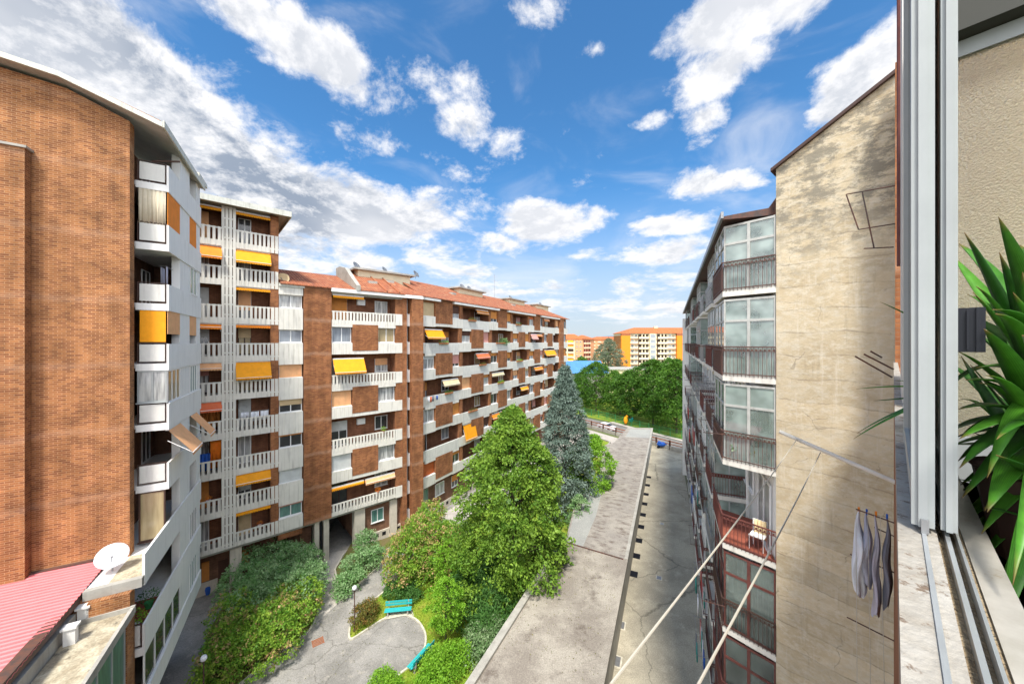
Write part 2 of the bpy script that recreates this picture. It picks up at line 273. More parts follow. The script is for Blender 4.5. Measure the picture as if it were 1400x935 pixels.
# tiled roofs (geometry carries uv: u along the eave, v up the slope)
def tile_mat(name, c1, c2, c3):
    m = bpy.data.materials.new(name); m.use_nodes = True; t = m.node_tree; b = t.nodes['Principled BSDF']; b.inputs['Roughness'].default_value = 0.85
    uv = N(t, 'ShaderNodeUVMap'); uv.uv_map = 'UVMap'
    br = N(t, 'ShaderNodeTexBrick'); t.links.new(uv.outputs[0], br.inputs['Vector']); br.offset = 0.0
    br.inputs['Color1'].default_value = (*c1, 1); br.inputs['Color2'].default_value = (*c2, 1); br.inputs['Mortar'].default_value = (0.12, 0.04, 0.02, 1)
    br.inputs['Scale'].default_value = 1; br.inputs['Brick Width'].default_value = 0.25; br.inputs['Row Height'].default_value = 0.36; br.inputs['Mortar Size'].default_value = 0.018
    n = N(t, 'ShaderNodeTexNoise'); n.inputs['Scale'].default_value = 1.4; n.inputs['Detail'].default_value = 8; n.inputs['Roughness'].default_value = 0.7; t.links.new(uv.outputs[0], n.inputs['Vector'])
    r = N(t, 'ShaderNodeMapRange'); r.inputs[1].default_value = 0.52; r.inputs[2].default_value = 0.72; t.links.new(n.outputs['Fac'], r.inputs[0])
    mx = N(t, 'ShaderNodeMixRGB'); t.links.new(r.outputs[0], mx.inputs[0]); t.links.new(br.outputs['Color'], mx.inputs[1]); mx.inputs[2].default_value = (*c3, 1)
    t.links.new(mx.outputs[0], b.inputs['Base Color'])
    s = N(t, 'ShaderNodeSeparateXYZ'); t.links.new(uv.outputs[0], s.inputs[0])
    w = math_(t, 'SINE', math_(t, 'MULTIPLY', s.outputs[0], 2*math.pi/0.25))
    bp = N(t, 'ShaderNodeBump'); bp.inputs['Distance'].default_value = 0.04; bp.inputs['Strength'].default_value = 0.7
    t.links.new(w, bp.inputs['Height']); t.links.new(bp.outputs[0], b.inputs['Normal']); M[name] = m
tile_mat('tiles', (0.42, 0.13, 0.05), (0.28, 0.085, 0.038), (0.46, 0.27, 0.14))
tile_mat('tiles_bright', (0.62, 0.16, 0.04), (0.5, 0.12, 0.03), (0.6, 0.2, 0.08))
def ground_mat(name, c1, c2, c3, s1=0.35, s2=2.0, crack=0.0, rough=0.9, uvstreak=None):
    m = bpy.data.materials.new(name); m.use_nodes = True; t = m.node_tree; b = t.nodes['Principled BSDF']; b.inputs['Roughness'].default_value = rough; b.inputs['Specular IOR Level'].default_value = 0.2
    g = N(t, 'ShaderNodeNewGeometry'); pos = g.outputs['Position']
    def nz(sc, de, a, bb, v=pos, ro=0.6):
        n = N(t, 'ShaderNodeTexNoise'); n.inputs['Scale'].default_value = sc; n.inputs['Detail'].default_value = de; n.inputs['Roughness'].default_value = ro; t.links.new(v, n.inputs['Vector'])
        r = N(t, 'ShaderNodeMapRange', interpolation_type='SMOOTHSTEP'); r.inputs[1].default_value = a; r.inputs[2].default_value = bb; t.links.new(n.outputs['Fac'], r.inputs[0]); return r.outputs[0]
    a = N(t, 'ShaderNodeMixRGB'); t.links.new(nz(s1, 8, 0.38, 0.62, ro=0.7), a.inputs[0]); a.inputs[1].default_value = (*c1, 1); a.inputs[2].default_value = (*c2, 1)
    if uvstreak:   # streaks running along one direction (uv)
        uv = N(t, 'ShaderNodeUVMap'); uv.uv_map = 'UVMap'; v = vmath(t, 'MULTIPLY', uv.outputs[0], uvstreak)
        f = nz(1.0, 7, 0.46, 0.66, v, 0.72)
    else: f = nz(s2, 8, 0.52, 0.72, ro=0.75)
    c = N(t, 'ShaderNodeMixRGB'); t.links.new(f, c.inputs[0]); t.links.new(a.outputs[0], c.inputs[1]); c.inputs[2].default_value = (*c3, 1); out = c.outputs[0]
    sp = N(t, 'ShaderNodeMixRGB', blend_type='MULTIPLY'); sp.inputs[0].default_value = 1; t.links.new(out, sp.inputs[1])
    n9 = N(t, 'ShaderNodeTexNoise'); n9.inputs['Scale'].default_value = 14; n9.inputs['Detail'].default_value = 4; t.links.new(pos, n9.inputs['Vector'])
    r9 = N(t, 'ShaderNodeMapRange'); r9.inputs[1].default_value = 0.3; r9.inputs[2].default_value = 0.7; r9.inputs[3].default_value = 0.78; r9.inputs[4].default_value = 1.2; t.links.new(n9.outputs['Fac'], r9.inputs[0]); t.links.new(r9.outputs[0], sp.inputs[2]); out = sp.outputs[0]
    if crack:
        wn = N(t, 'ShaderNodeTexNoise'); wn.inputs['Scale'].default_value = 1.5; wn.inputs['Detail'].default_value = 5; t.links.new(pos, wn.inputs['Vector'])
        wv = vmath(t, 'ADD', pos, vmath(t, 'MULTIPLY', wn.outputs['Color'], (0.9, 0.9, 0)))
        v = N(t, 'ShaderNodeTexVoronoi', feature='DISTANCE_TO_EDGE'); v.inputs['Scale'].default_value = crack; t.links.new(wv, v.inputs['Vector'])
        r = N(t, 'ShaderNodeMapRange'); r.inputs[1].default_value = 0.006; r.inputs[2].default_value = 0.0; r.inputs[4].default_value = 0.55; t.links.new(v.outputs['Distance'], r.inputs[0])
        k = N(t, 'ShaderNodeMixRGB'); t.links.new(r.outputs[0], k.inputs[0]); t.links.new(out, k.inputs[1]); k.inputs[2].default_value = (0.06, 0.055, 0.04, 1); out = k.outputs[0]
    t.links.new(out, b.inputs['Base Color'])
    bp = N(t, 'ShaderNodeBump'); bp.inputs['Distance'].default_value = 0.03; bp.inputs['Strength'].default_value = 0.3; t.links.new(n9.outputs['Fac'], bp.inputs['Height']); t.links.new(bp.outputs[0], b.inputs['Normal'])
    M[name] = m
ground_mat('asphalt', (0.30, 0.285, 0.26), (0.21, 0.20, 0.18), (0.38, 0.35, 0.30), 0.4, 1.3, crack=0.16)
ground_mat('street', (0.22, 0.21, 0.20), (0.17, 0.16, 0.15), (0.26, 0.25, 0.23), 0.3, 1.0)
ground_mat('path_light', (0.46, 0.42, 0.37), (0.38, 0.35, 0.31), (0.32, 0.30, 0.27), 0.7, 2.0)
ground_mat('alley', (0.44, 0.395, 0.30), (0.31, 0.28, 0.215), (0.52, 0.465, 0.36), 0.25, 0.8, crack=0.09)
ground_mat('garage_roof', (0.34, 0.31, 0.265), (0.27, 0.245, 0.215), (0.15, 0.12, 0.10), 0.5, 1.0, uvstreak=(0.9, 2.0, 1))
ground_mat('garage_roof_near', (0.36, 0.325, 0.27), (0.24, 0.21, 0.175), (0.13, 0.105, 0.085), 0.35, 0.6)
ground_mat('garage_grey', (0.33, 0.33, 0.30), (0.28, 0.28, 0.26), (0.38, 0.37, 0.34), 0.5, 1.0)
ground_mat('lawn', (0.16, 0.26, 0.02), (0.24, 0.28, 0.03), (0.30, 0.24, 0.08), 0.8, 1.6)
ground_mat('soil', (0.12, 0.14, 0.03), (0.16, 0.12, 0.06), (0.09, 0.12, 0.02), 1.2, 2.5)
ground_mat('far_land', (0.10, 0.14, 0.04), (0.20, 0.17, 0.12), (0.22, 0.21, 0.19), 0.02, 0.05)
ground_mat('stained', (0.50, 0.45, 0.33), (0.30, 0.25, 0.17), (0.055, 0.05, 0.045), 1.1, 1.4)
ground_mat('hill', (0.10, 0.17, 0.22), (0.08, 0.14, 0.20), (0.12, 0.19, 0.24), 0.001, 0.004)  # distance haze is put into the hills' blue base colour
mat('white_sill', (0.38, 0.355, 0.31), 0.6, c2=(0.28, 0.25, 0.205), scale=9, bump=0.3, bscale=60)
def stainify(name, dark, thr, sc, stretch=(1,1,1)):
    t = M[name].node_tree; b = t.nodes['Principled BSDF']; src = b.inputs['Base Color'].links[0].from_socket
    g = N(t, 'ShaderNodeNewGeometry'); n = N(t, 'ShaderNodeTexNoise'); n.inputs['Scale'].default_value = sc; n.inputs['Detail'].default_value = 9; n.inputs['Roughness'].default_value = 0.75
    t.links.new(vmath(t, 'MULTIPLY', g.outputs['Position'], stretch), n.inputs['Vector'])
    r = N(t, 'ShaderNodeMapRange', interpolation_type='SMOOTHSTEP'); r.inputs[1].default_value = thr; r.inputs[2].default_value = thr+.07; t.links.new(n.outputs['Fac'], r.inputs[0])
    m = N(t, 'ShaderNodeMixRGB'); t.links.new(r.outputs[0], m.inputs[0]); t.links.new(src, m.inputs[1]); m.inputs[2].default_value = (*dark, 1); t.links.new(m.outputs[0], b.inputs['Base Color'])
stainify('white_sill', (0.16, 0.115, 0.08), 0.535, 13)
stainify('marble', (0.22, 0.18, 0.13), 0.60, 14)
mat('wood_old', (0.46, 0.36, 0.23), 0.9, c2=(0.30, 0.22, 0.13), scale=30, bump=1.0, bscale=90)
stainify('wood_old', (0.12, 0.08, 0.05), 0.57, 22)
stainify('alu_frame', (0.38, 0.38, 0.35), 0.66, 30)

def strap_leaf_mat():
    m = bpy.data.materials.new('leaf_yucca'); m.use_nodes = True; t = m.node_tree; b = t.nodes['Principled BSDF']; b.inputs['Roughness'].default_value = 0.42; b.inputs['Specular IOR Level'].default_value = 0.35
    at = N(t, 'ShaderNodeAttribute'); at.attribute_name = 'tint'; sp = N(t, 'ShaderNodeSeparateColor'); t.links.new(at.outputs['Color'], sp.inputs[0])
    mx = N(t, 'ShaderNodeMixRGB'); t.links.new(sp.outputs[0], mx.inputs[0]); mx.inputs[1].default_value = (0.02, 0.11, 0.014, 1); mx.inputs[2].default_value = (0.10, 0.32, 0.025, 1)
    st = math_(t, 'MULTIPLY_ADD', math_(t, 'SINE', math_(t, 'MULTIPLY', sp.outputs[2], 38.0)), 0.16, 0.95)
    g = N(t, 'ShaderNodeNewGeometry'); n = N(t, 'ShaderNodeTexNoise'); n.inputs['Scale'].default_value = 26; n.inputs['Detail'].default_value = 5; t.links.new(g.outputs['Position'], n.inputs['Vector'])
    nn = N(t, 'ShaderNodeMapRange'); nn.inputs[1].default_value = .3; nn.inputs[2].default_value = .7; nn.inputs[3].default_value = .72; nn.inputs[4].default_value = 1.2; t.links.new(n.outputs['Fac'], nn.inputs[0])
    m2 = N(t, 'ShaderNodeMixRGB', blend_type='MULTIPLY'); m2.inputs[0].default_value = 1; t.links.new(mx.outputs[0], m2.inputs[1]); t.links.new(math_(t, 'MULTIPLY', st, nn.outputs[0]), m2.inputs[2])
    tip = N(t, 'ShaderNodeMapRange'); tip.inputs[1].default_value = .90; tip.inputs[2].default_value = 1.0; t.links.new(sp.outputs[1], tip.inputs[0])
    m3 = N(t, 'ShaderNodeMixRGB'); t.links.new(tip.outputs[0], m3.inputs[0]); t.links.new(m2.outputs[0], m3.inputs[1]); m3.inputs[2].default_value = (.22, .13, .04, 1)
    t.links.new(m3.outputs[0], b.inputs['Base Color'])
    tl = N(t, 'ShaderNodeBsdfTranslucent'); t.links.new(m3.outputs[0], tl.inputs[0]); ms = N(t, 'ShaderNodeMixShader'); ms.inputs[0].default_value = .28
    t.links.new(b.outputs[0], ms.inputs[1]); t.links.new(tl.outputs[0], ms.inputs[2]); t.links.new(ms.outputs[0], t.nodes['Material Output'].inputs[0]); M['leaf_yucca'] = m
strap_leaf_mat()
# ---------------------------------------------------------------- geometry helpers
WL = {}
def setp(o, label=None, cat=None, group=None, kind=None):
    if label: o['label'] = label
    if cat: o['category'] = cat
    if group: o['group'] = group
    if kind: o['kind'] = kind
    return o
def root(name, loc, label, cat, group=None):
    o = bpy.data.objects.new(name, None); o.empty_display_size = 0.3; col.objects.link(o); o.location = loc; WL[o.name] = Vector(loc)
    return setp(o, label, cat, group)
class Fr:
    """upright frame: origin (x,y), u along the wall, d outwards"""
    def __init__(s, o, u):
        s.o = Vector((o[0], o[1])); s.u = Vector(u).normalized(); s.n = Vector((s.u.y, -s.u.x))
    def p(s, u, d, z): q = s.o + s.u*u + s.n*d; return (q.x, q.y, z)
    def upx(s, px, d=0.0):
        k = (px-CX)/FOC; o = s.o + s.n*d
        return (k*o.y-o.x)/(s.u.x-k*s.u.y)
W0 = Fr((0, 0), (1, 0)); W0.n = Vector((0, 1))   # world axes: u = x, d = y
class MB:
    def __init__(s): s.v = []; s.f = []; s.uv = []
    def poly(s, pts, uvs=None):
        i = len(s.v); s.v += [tuple(p) for p in pts]; s.f.append(tuple(range(i, i+len(pts))))
        s.uv.append(uvs or [(p[0], p[1]) for p in pts])
    def box(s, F, u0, u1, d0, d1, z0, z1):
        if u1 < u0: u0, u1 = u1, u0
        if d1 < d0: d0, d1 = d1, d0
        P = F.p
        s.poly([P(u0,d1,z0),P(u1,d1,z0),P(u1,d1,z1),P(u0,d1,z1)], [(u0,z0),(u1,z0),(u1,z1),(u0,z1)])
        s.poly([P(u1,d0,z0),P(u0,d0,z0),P(u0,d0,z1),P(u1,d0,z1)], [(u1,z0),(u0,z0),(u0,z1),(u1,z1)])
        s.poly([P(u0,d0,z0),P(u0,d1,z0),P(u0,d1,z1),P(u0,d0,z1)], [(d0,z0),(d1,z0),(d1,z1),(d0,z1)])
        s.poly([P(u1,d1,z0),P(u1,d0,z0),P(u1,d0,z1),P(u1,d1,z1)], [(d1,z0),(d0,z0),(d0,z1),(d1,z1)])
        s.poly([P(u0,d1,z1),P(u1,d1,z1),P(u1,d0,z1),P(u0,d0,z1)], [(u0,d1),(u1,d1),(u1,d0),(u0,d0)])
        s.poly([P(u0,d0,z0),P(u1,d0,z0),P(u1,d1,z0),P(u0,d1,z0)], [(u0,d0),(u1,d0),(u1,d1),(u0,d1)])
        return s
    def extr(s, F, prof, u0, u1):
        """profile [(d,z)...] swept along u"""
        n = len(prof)
        for i in range(n):
            (a, b), (c, d) = prof[i], prof[(i+1) % n]; L = math.hypot(c-a, d-b)
            s.poly([F.p(u0,a,b),F.p(u1,a,b),F.p(u1,c,d),F.p(u0,c,d)], [(u0,0),(u1,0),(u1,L),(u0,L)])
        s.poly([F.p(u0,a,b) for a, b in prof], [(a, b) for a, b in prof]); s.poly([F.p(u1,a,b) for a, b in reversed(prof)], [(a, b) for a, b in reversed(prof)])
        return s
    def prism(s, pts, z0, z1, side_uv=True):
        n = len(pts); t = 0
        for i in range(n):
            a, b = pts[i], pts[(i+1) % n]; L = math.hypot(b[0]-a[0], b[1]-a[1])
            s.poly([(a[0],a[1],z0),(b[0],b[1],z0),(b[0],b[1],z1),(a[0],a[1],z1)], [(t,z0),(t+L,z0),(t+L,z1),(t,z1)]); t += L
        s.poly([(p[0],p[1],z1) for p in pts]); s.poly([(p[0],p[1],z0) for p in reversed(pts)])
        return s
    def tube(s, pts, r, n=8, r2=None, cap=True):
        pts = [Vector(p) for p in pts]; m = len(pts); rings = []; base = len(s.v)
        for i, p in enumerate(pts):
            d = (pts[min(i+1, m-1)]-pts[max(i-1, 0)]).normalized()
            a = d.cross(Vector((0, 0, 1))) if abs(d.z) < 0.95 else d.cross(Vector((1, 0, 0))); a.normalize(); b = d.cross(a)
            rr = r if r2 is None else r+(r2-r)*i/(m-1)
            s.v += [tuple(p+a*math.cos(2*math.pi*k/n)*rr+b*math.sin(2*math.pi*k/n)*rr) for k in range(n)]
        for i in range(m-1):
            for k in range(n):
                k2 = (k+1) % n; s.f.append((base+i*n+k, base+i*n+k2, base+(i+1)*n+k2, base+(i+1)*n+k)); s.uv.append([(k/n,i),((k+1)/n,i),((k+1)/n,i+1),(k/n,i+1)])
        if cap:
            s.f.append(tuple(base+k for k in reversed(range(n)))); s.uv.append([(0,0)]*n)
            s.f.append(tuple(base+(m-1)*n+k for k in range(n))); s.uv.append([(0,0)]*n)
        return s
    def lathe(s, c, prof, n=20, axis=None, tilt=None):
        """prof [(r,h)]; around z at c, optionally turned so that z -> axis"""
        base = len(s.v); q = Vector((0,0,1)).rotation_difference(Vector(axis).normalized()) if axis else None
        for r, h in prof:
            for k in range(n):
                v = Vector((r*math.cos(2*math.pi*k/n), r*math.sin(2*math.pi*k/n), h))
                if q: v = q @ v
                s.v.append(tuple(v+Vector(c)))
        for i in range(len(prof)-1):
            for k in range(n):
                k2 = (k+1) % n; s.f.append((base+i*n+k, base+i*n+k2, base+(i+1)*n+k2, base+(i+1)*n+k)); s.uv.append([(0,0)]*4)
        return s
    def blob(s, c, rx, ry, rz, n=12, m=8):
        prof = [(max(0.001, math.sin(math.pi*i/m)), -math.cos(math.pi*i/m)) for i in range(m+1)]; base = len(s.v)
        s.lathe((0, 0, 0), prof, n)
        for i in range(base, len(s.v)): v = s.v[i]; s.v[i] = (c[0]+v[0]*rx, c[1]+v[1]*ry, c[2]+v[2]*rz)
        return s
    def build(s, name, m, parent=None, label=None, cat=None, group=None, kind=None, smooth=False, bevel=0):
        vs_ = np.array(s.v, dtype=float); lo, hi = vs_.min(0), vs_.max(0)
        org = Vector(((lo[0]+hi[0])/2, (lo[1]+hi[1])/2, lo[2]))
        me = bpy.data.meshes.new(name); me.from_pydata([tuple(Vector(p)-org) for p in s.v], [], s.f)
        uvl = me.uv_layers.new(name='UVMap'); flat = [c for f in s.uv for q in f for c in q]; uvl.data.foreach_set('uv', flat)
        me.materials.append(M[m] if isinstance(m, str) else m)
        if smooth: me.polygons.foreach_set('use_smooth', [True]*len(me.polygons))
        me.update(); o = bpy.data.objects.new(name, me); col.objects.link(o)
        WL[o.name] = org
        if parent is not None: o.parent = parent; o.location = org-WL[parent.name]
        else: o.location = org
        if bevel:
            bv = o.modifiers.new('bevel', 'BEVEL'); bv.width = bevel; bv.segments = 2; bv.limit_method = 'ANGLE'
        return setp(o, label, cat, group, kind)
def leaf_mesh(name, pts, size, m, parent, tint, flower=None, up=0.3, aspect=0.5, normals=None, label=None, cat=None, kind=None, group=None, jitter=1.0):
    """one small folded leaf face per point; tint/flower are per-leaf 0..1 colour attributes"""
    n = len(pts); pts = np.asarray(pts)
    d = rng.normal(size=(n, 3)); d[:, 2] -= up
    if normals is not None: d = d*jitter+normals*1.2
    d /= np.linalg.norm(d, axis=1)[:, None]
    r = rng.normal(size=(n, 3)); s_ = np.cross(d, r); s_ /= np.linalg.norm(s_, axis=1)[:, None]
    L = (size*rng.uniform(0.6, 1.35, n))[:, None]; Wd = L*aspect
    v = np.empty((n, 4, 3)); v[:, 0] = pts; v[:, 1] = pts+d*L*0.5+s_*Wd*0.5; v[:, 2] = pts+d*L; v[:, 3] = pts+d*L*0.5-s_*Wd*0.5
    lo, hi = v.reshape(-1, 3).min(0), v.reshape(-1, 3).max(0); org = Vector(((lo[0]+hi[0])/2, (lo[1]+hi[1])/2, lo[2]))
    v = v.reshape(-1, 3)-np.array(org)
    me = bpy.data.meshes.new(name); me.vertices.add(4*n); me.vertices.foreach_set('co', v.ravel())
    me.loops.add(4*n); me.loops.foreach_set('vertex_index', np.arange(4*n)); me.polygons.add(n)
    me.polygons.foreach_set('loop_start', np.arange(0, 4*n, 4)); me.polygons.foreach_set('loop_total', np.full(n, 4)); me.update(calc_edges=True)
    ca = me.color_attributes.new('tint', 'FLOAT_COLOR', 'POINT'); c = np.zeros((n, 4, 4)); c[:, :, 0] = np.clip(tint, 0, 1)[:, None]
    if flower is not None: c[:, :, 1] = flower[:, None]
    c[:, :, 3] = 1; ca.data.foreach_set('color', c.ravel())
    me.materials.append(M[m]); o = bpy.data.objects.new(name, me); col.objects.link(o); WL[o.name] = org
    if parent is not None: o.parent = parent; o.location = org-WL[parent.name]
    else: o.location = org
    return setp(o, label, cat, group, kind)
# ---- image helpers used while measuring: a point of the ground seen at photo pixel (px, py)
def G(px, py, z=0.0):
    Y = (EYE-z)*FOC/(py-CY); return ((px-CX)/FOC*Y, Y)
FL0, PITCH = 4.1, 2.97
def FZ(k): return FL0+PITCH*k
# ---------------------------------------------------------------- facade elements
def window(F, u0, u1, z0, z1, d, parent, style='dark', shut=0.0, shutmat='rib_sh_beige', frame='white_frame', name='window', leaves=2, depth=0.06, t=0.06):
    """frame with mullions as the part, panes and shutter as sub-parts"""
    b = MB(); w = u1-u0
    b.box(F,u0,u1,d,d+depth,z0,z0+t).box(F,u0,u1,d,d+depth,z1-t,z1)
    b.box(F,u0,u0+t,d,d+depth-.002,z0+t,z1-t).box(F,u1-t,u1,d,d+depth-.002,z0+t,z1-t)
    for i in range(1, leaves): c = u0+w*i/leaves; b.box(F,c-t*.6,c+t*.6,d,d+depth-.004,z0+t,z1-t)
    b.box(F,u0-.04,u1+.04,d,d+depth+.06,z0-.05,z0-.002)
    fr = b.build(name, frame, parent)
    pm = {'dark':'glass_dark','curtain':'glass_curtain','grey':'glass_grey','tan':'glass_tan','red':'glass_red','green':'glass_green'}[style]
    MB().box(F,u0+t,u1-t,d+.01,d+.025,z0+t,z1-t).build('pane', pm, fr)
    if shut > 0:
        zb = z1-(z1-z0)*shut
        MB().box(F,u0+.02,u1-.02,d+depth+.005,d+depth+.03,zb,z1+.02).build('roller_shutter', shutmat, fr)
    return fr
def slats(F, u0, u1, z0, z1, d, parent, solid=0.32, pitch=0.30, fill=0.56, m='cream'):
    """balcony front of vertical battens over a solid lower part"""
    b = MB(); n = max(2, round((u1-u0)/pitch)); p = (u1-u0)/n
    zs = z0+(z1-z0)*solid
    b.box(F,u0,u1,d-.10,d-.03,z0,zs); b.box(F,u0,u1,d-.12,d-.03,z1-.10,z1)
    for i in range(n): c = u0+p*(i+.5); b.box(F,c-p*fill/2,c+p*fill/2,d-.075,d+.004,z0+.01,z1+.012)
    return b.build('railing', m, parent)
def ribbed(F, u0, u1, z0, z1, d, parent, pitch=0.33, m='cream', name='parapet'):
    b = MB(); b.box(F,u0,u1,d-.25,d-.035,z0,z1); n = max(2, round((u1-u0)/pitch)); p = (u1-u0)/n
    for i in range(n): c = u0+p*(i+.5); b.box(F,c-p*.40,c+p*.40,d-.036,d,z0+.006,z1+.008)
    return b.build(name, m, parent)
def awning(F, u0, u1, z, d, parent, ext=0.0, m='yellow', drop=None, label=None):
    """cassette, sloping cloth and scalloped valance"""
    b = MB(); n = max(6, int((u1-u0)/0.16)); 
    if ext < 0.05: d1, z1, vh = d+.10, z-.10, .16
    else: d1, z1, vh = d+ext, z-(drop if drop is not None else ext*1.6), .17
    th = .012
    b.poly([F.p(u0,d,z),F.p(u1,d,z),F.p(u1,d1,z1),F.p(u0,d1,z1)]); b.poly([F.p(u0,d1,z1-th),F.p(u1,d1,z1-th),F.p(u1,d,z-th),F.p(u0,d,z-th)])
    for i in range(n):
        a, c = u0+(u1-u0)*i/n, u0+(u1-u0)*(i+1)/n; mid = (a+c)/2
        for dd in (d1, d1-.012):
            b.poly([F.p(a,dd,z1),F.p(c,dd,z1),F.p(c,dd,z1-vh*.6),F.p(mid+(c-a)*.25,dd,z1-vh),F.p(mid-(c-a)*.25,dd,z1-vh),F.p(a,dd,z1-vh*.6)])
    o = b.build('awning', m, parent, label=label)
    c = MB().box(F,u0,u1,d-.10,d+.02,z-.02,z+.09)
    if ext >= .05:
        for uu in (u0+.08, u1-.08): c.tube([F.p(uu,d-.04,z-.55),F.p(uu,d1-.02,z1-.02)], .018, 6)
        c.tube([F.p(u0,d1,z1),F.p(u1,d1,z1)], .022, 6)
    c.build('awning_frame', 'white_frame', o)
    return o
SHUTS = ['rib_sh_orange','rib_sh_beige','rib_peach','rib_sh_brown','rib_sh_white','rib_sh_orange','rib_sh_red','rib_pink','rib_sh_beige']
STY = ['dark','curtain','grey','curtain','dark','tan']
def cell_balcony(F, u0, u1, k, parent, wallmb, slabmb, back=1.5, aw=None, rail='slats', bottom=-.5, cfg=0):
    z = FZ(k); rnd = random.Random(k*31+int(u0*10))
    # openings in the rear wall
    w = u1-u0; a = u0+.25
    dw = min(1.5, w*.38)
    st = rnd.choice(STY)
    if rnd.random() < .22 and w > 2.4:
        uc = u0+w*.5; MB().box(F,uc-.38,uc+.38,-back+.01,-back+.30,z+1.75,z+2.3).lathe(F.p(uc+.08,-back+.30,z+2.02),[(.001,.012),(.2,.012),(.2,0)],14,(F.n.x,F.n.y,0)).build('air_conditioner','white_frame',parent)
    if cfg == 'dark': window(F,u0+.3,u1-.3,z+.02,z+2.35,-back+.02,parent,'dark',0,name='balcony_door',leaves=2,frame='brown_frame')
    else:
        window(F,a,a+dw,z+.02,z+2.3,-back+.02,parent,st,rnd.choice([0,0,.4,.7,1]),rnd.choice(SHUTS),name='balcony_door',frame=rnd.choice(['white_frame','white_frame','brown_frame']))
        if w > 3.2: window(F,u1-.3-1.3,u1-.3,z+.95,z+2.3,-back+.02,parent,rnd.choice(STY),rnd.choice([0,.5,1,0]),rnd.choice(SHUTS))
    MB().box(F,u0-.02,u1+.02,-back,-.161,z-.24,z).build('balcony_slab','soffit',parent)
    h_ = 2.42 if k < 8 else 2.5
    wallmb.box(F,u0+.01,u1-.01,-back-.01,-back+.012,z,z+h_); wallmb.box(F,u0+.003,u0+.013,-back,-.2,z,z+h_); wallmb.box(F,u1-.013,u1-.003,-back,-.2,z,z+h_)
    if rail == 'slats': slats(F,u0,u1,z+bottom,z+.95,0,parent)
    else:
        n = max(4, round(w/.33)); b = MB(); b.box(F,u0,u1,-.14,-.03,z+bottom,z+.93); p = w/n
        b.box(F,u0,u1,-.15,-.001,z+bottom,z-.02)
        for i in range(n): c = u0+p*(i+.5); b.box(F,c-p*.36,c+p*.36,-.032,-.004,z-.01,z+.88)
        b.build('railing', 'cream_panel', parent)
    if aw:
        for (f0, f1, ext, mm) in aw: awning(F,u0+w*f0,u0+w*f1,z+2.42,-.15,parent,ext,mm)
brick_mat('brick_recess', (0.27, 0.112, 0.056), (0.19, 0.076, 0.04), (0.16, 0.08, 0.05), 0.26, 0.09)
# ================================================================ frames of the buildings
FAB = Fr((-18.9, 30.0), (1.1146, 1.0)); FC = Fr((-9.78, 38.2), (0.5625, 1.0))
FL = Fr((-17.2, 17.6), (-0.594, 1.0)); FR = Fr((7.5, 12.5), (-0.454, -1.0)); FE = Fr((8.49, 11.29), (0.817, -1.0))
FW = Fr((0, 0), (-1.0854, -1.0))           # the wall this window belongs to; u runs back along it
TOP = 24.9
def brow(F, rows, ks, parent, wall, slab, topz):
    """rows: {k: [(type, u0, u1, opts)]}"""
    def low(k, u):
        if k not in rows: return topz
        for (ty, a, b, o) in rows[k]:
            if a <= u <= b:
                if ty == 'B':
                    if k-1 in rows:
                        for (t2, a2, b2, _) in rows[k-1]:
                            if t2 == 'P' and a2-.01 <= u <= b2+.01: return FZ(k)-.26
                    return FZ(k)-(.12 if k == min(rows) else .52)
                return FZ(k)-o.get('low', .12 if ty == 'P' else .2)
        return FZ(k)
    for k in ks:
        z = FZ(k)
        for (ty, a, b, o) in rows[k]:
            mid = (a+b)/2; up = low(k+1, mid)
            if ty == 'P':
                wall.box(F,a,b,-1.5,.025,z+.2,up); 
                MB().box(F,a,b,-1.5,-.002,z-.12,z+.198).build('parapet','cream',parent)
            elif ty == 'J':
                wall.box(F,a,b,-1.5,-.06,z+.95,up+.02)
                MB().box(F,a,b,-.32,-.001,low(k,mid),z+.95).build('parapet','cream',parent)
            elif ty == 'W':
                wall.box(F,a,b,-1.5,-.36,z-.2,z+PITCH-.201)
                j = o.get('jam', 0)
                if o.get('ribs'): ribbed(F,a,b,low(k,mid),z+.95,0,parent)
                else: MB().box(F,a,b,-.34,-.001,low(k,mid),z+.95).build('parapet','cream',parent)
                head = up-.004
                if head-z > 2.5:
                    MB().box(F,a,b,-.30,-.10,z+2.38,head).build('lintel_panel','cream_panel',parent); head = z+2.376
                window(F,a+.05,b-.05,z+1.0,head,-.30,parent,o.get('st','dark'),o.get('sh',0),o.get('shm','rib_sh_beige'),frame=o.get('fr','white_frame'))
            elif ty == 'B':
                bm = low(k,mid)-z
                u0 = o.get('ex0',0)
                # railing in pieces where the panel below bites into the band
                cell_balcony(F,a,b,k,parent,dk,slab,aw=o.get('aw'),rail=o.get('rail','solid'),bottom=bm,cfg=o.get('cfg',0))
                if k-1 in rows:
                    cuts = [(t2,a2,b2) for (t2,a2,b2,_) in rows[k-1] if t2=='P' and a2<b and b2>a]
                    if cuts:
                        pa, pb = max(a,cuts[0][1]), min(b,cuts[0][2])
                        for (x0,x1) in ((a,pa),(pb,b)):
                            if x1-x0>.2 and bm > -.3: MB().box(F,x0,x1,-.15,-.003,z-.52,z-.262).build('parapet','cream',parent)
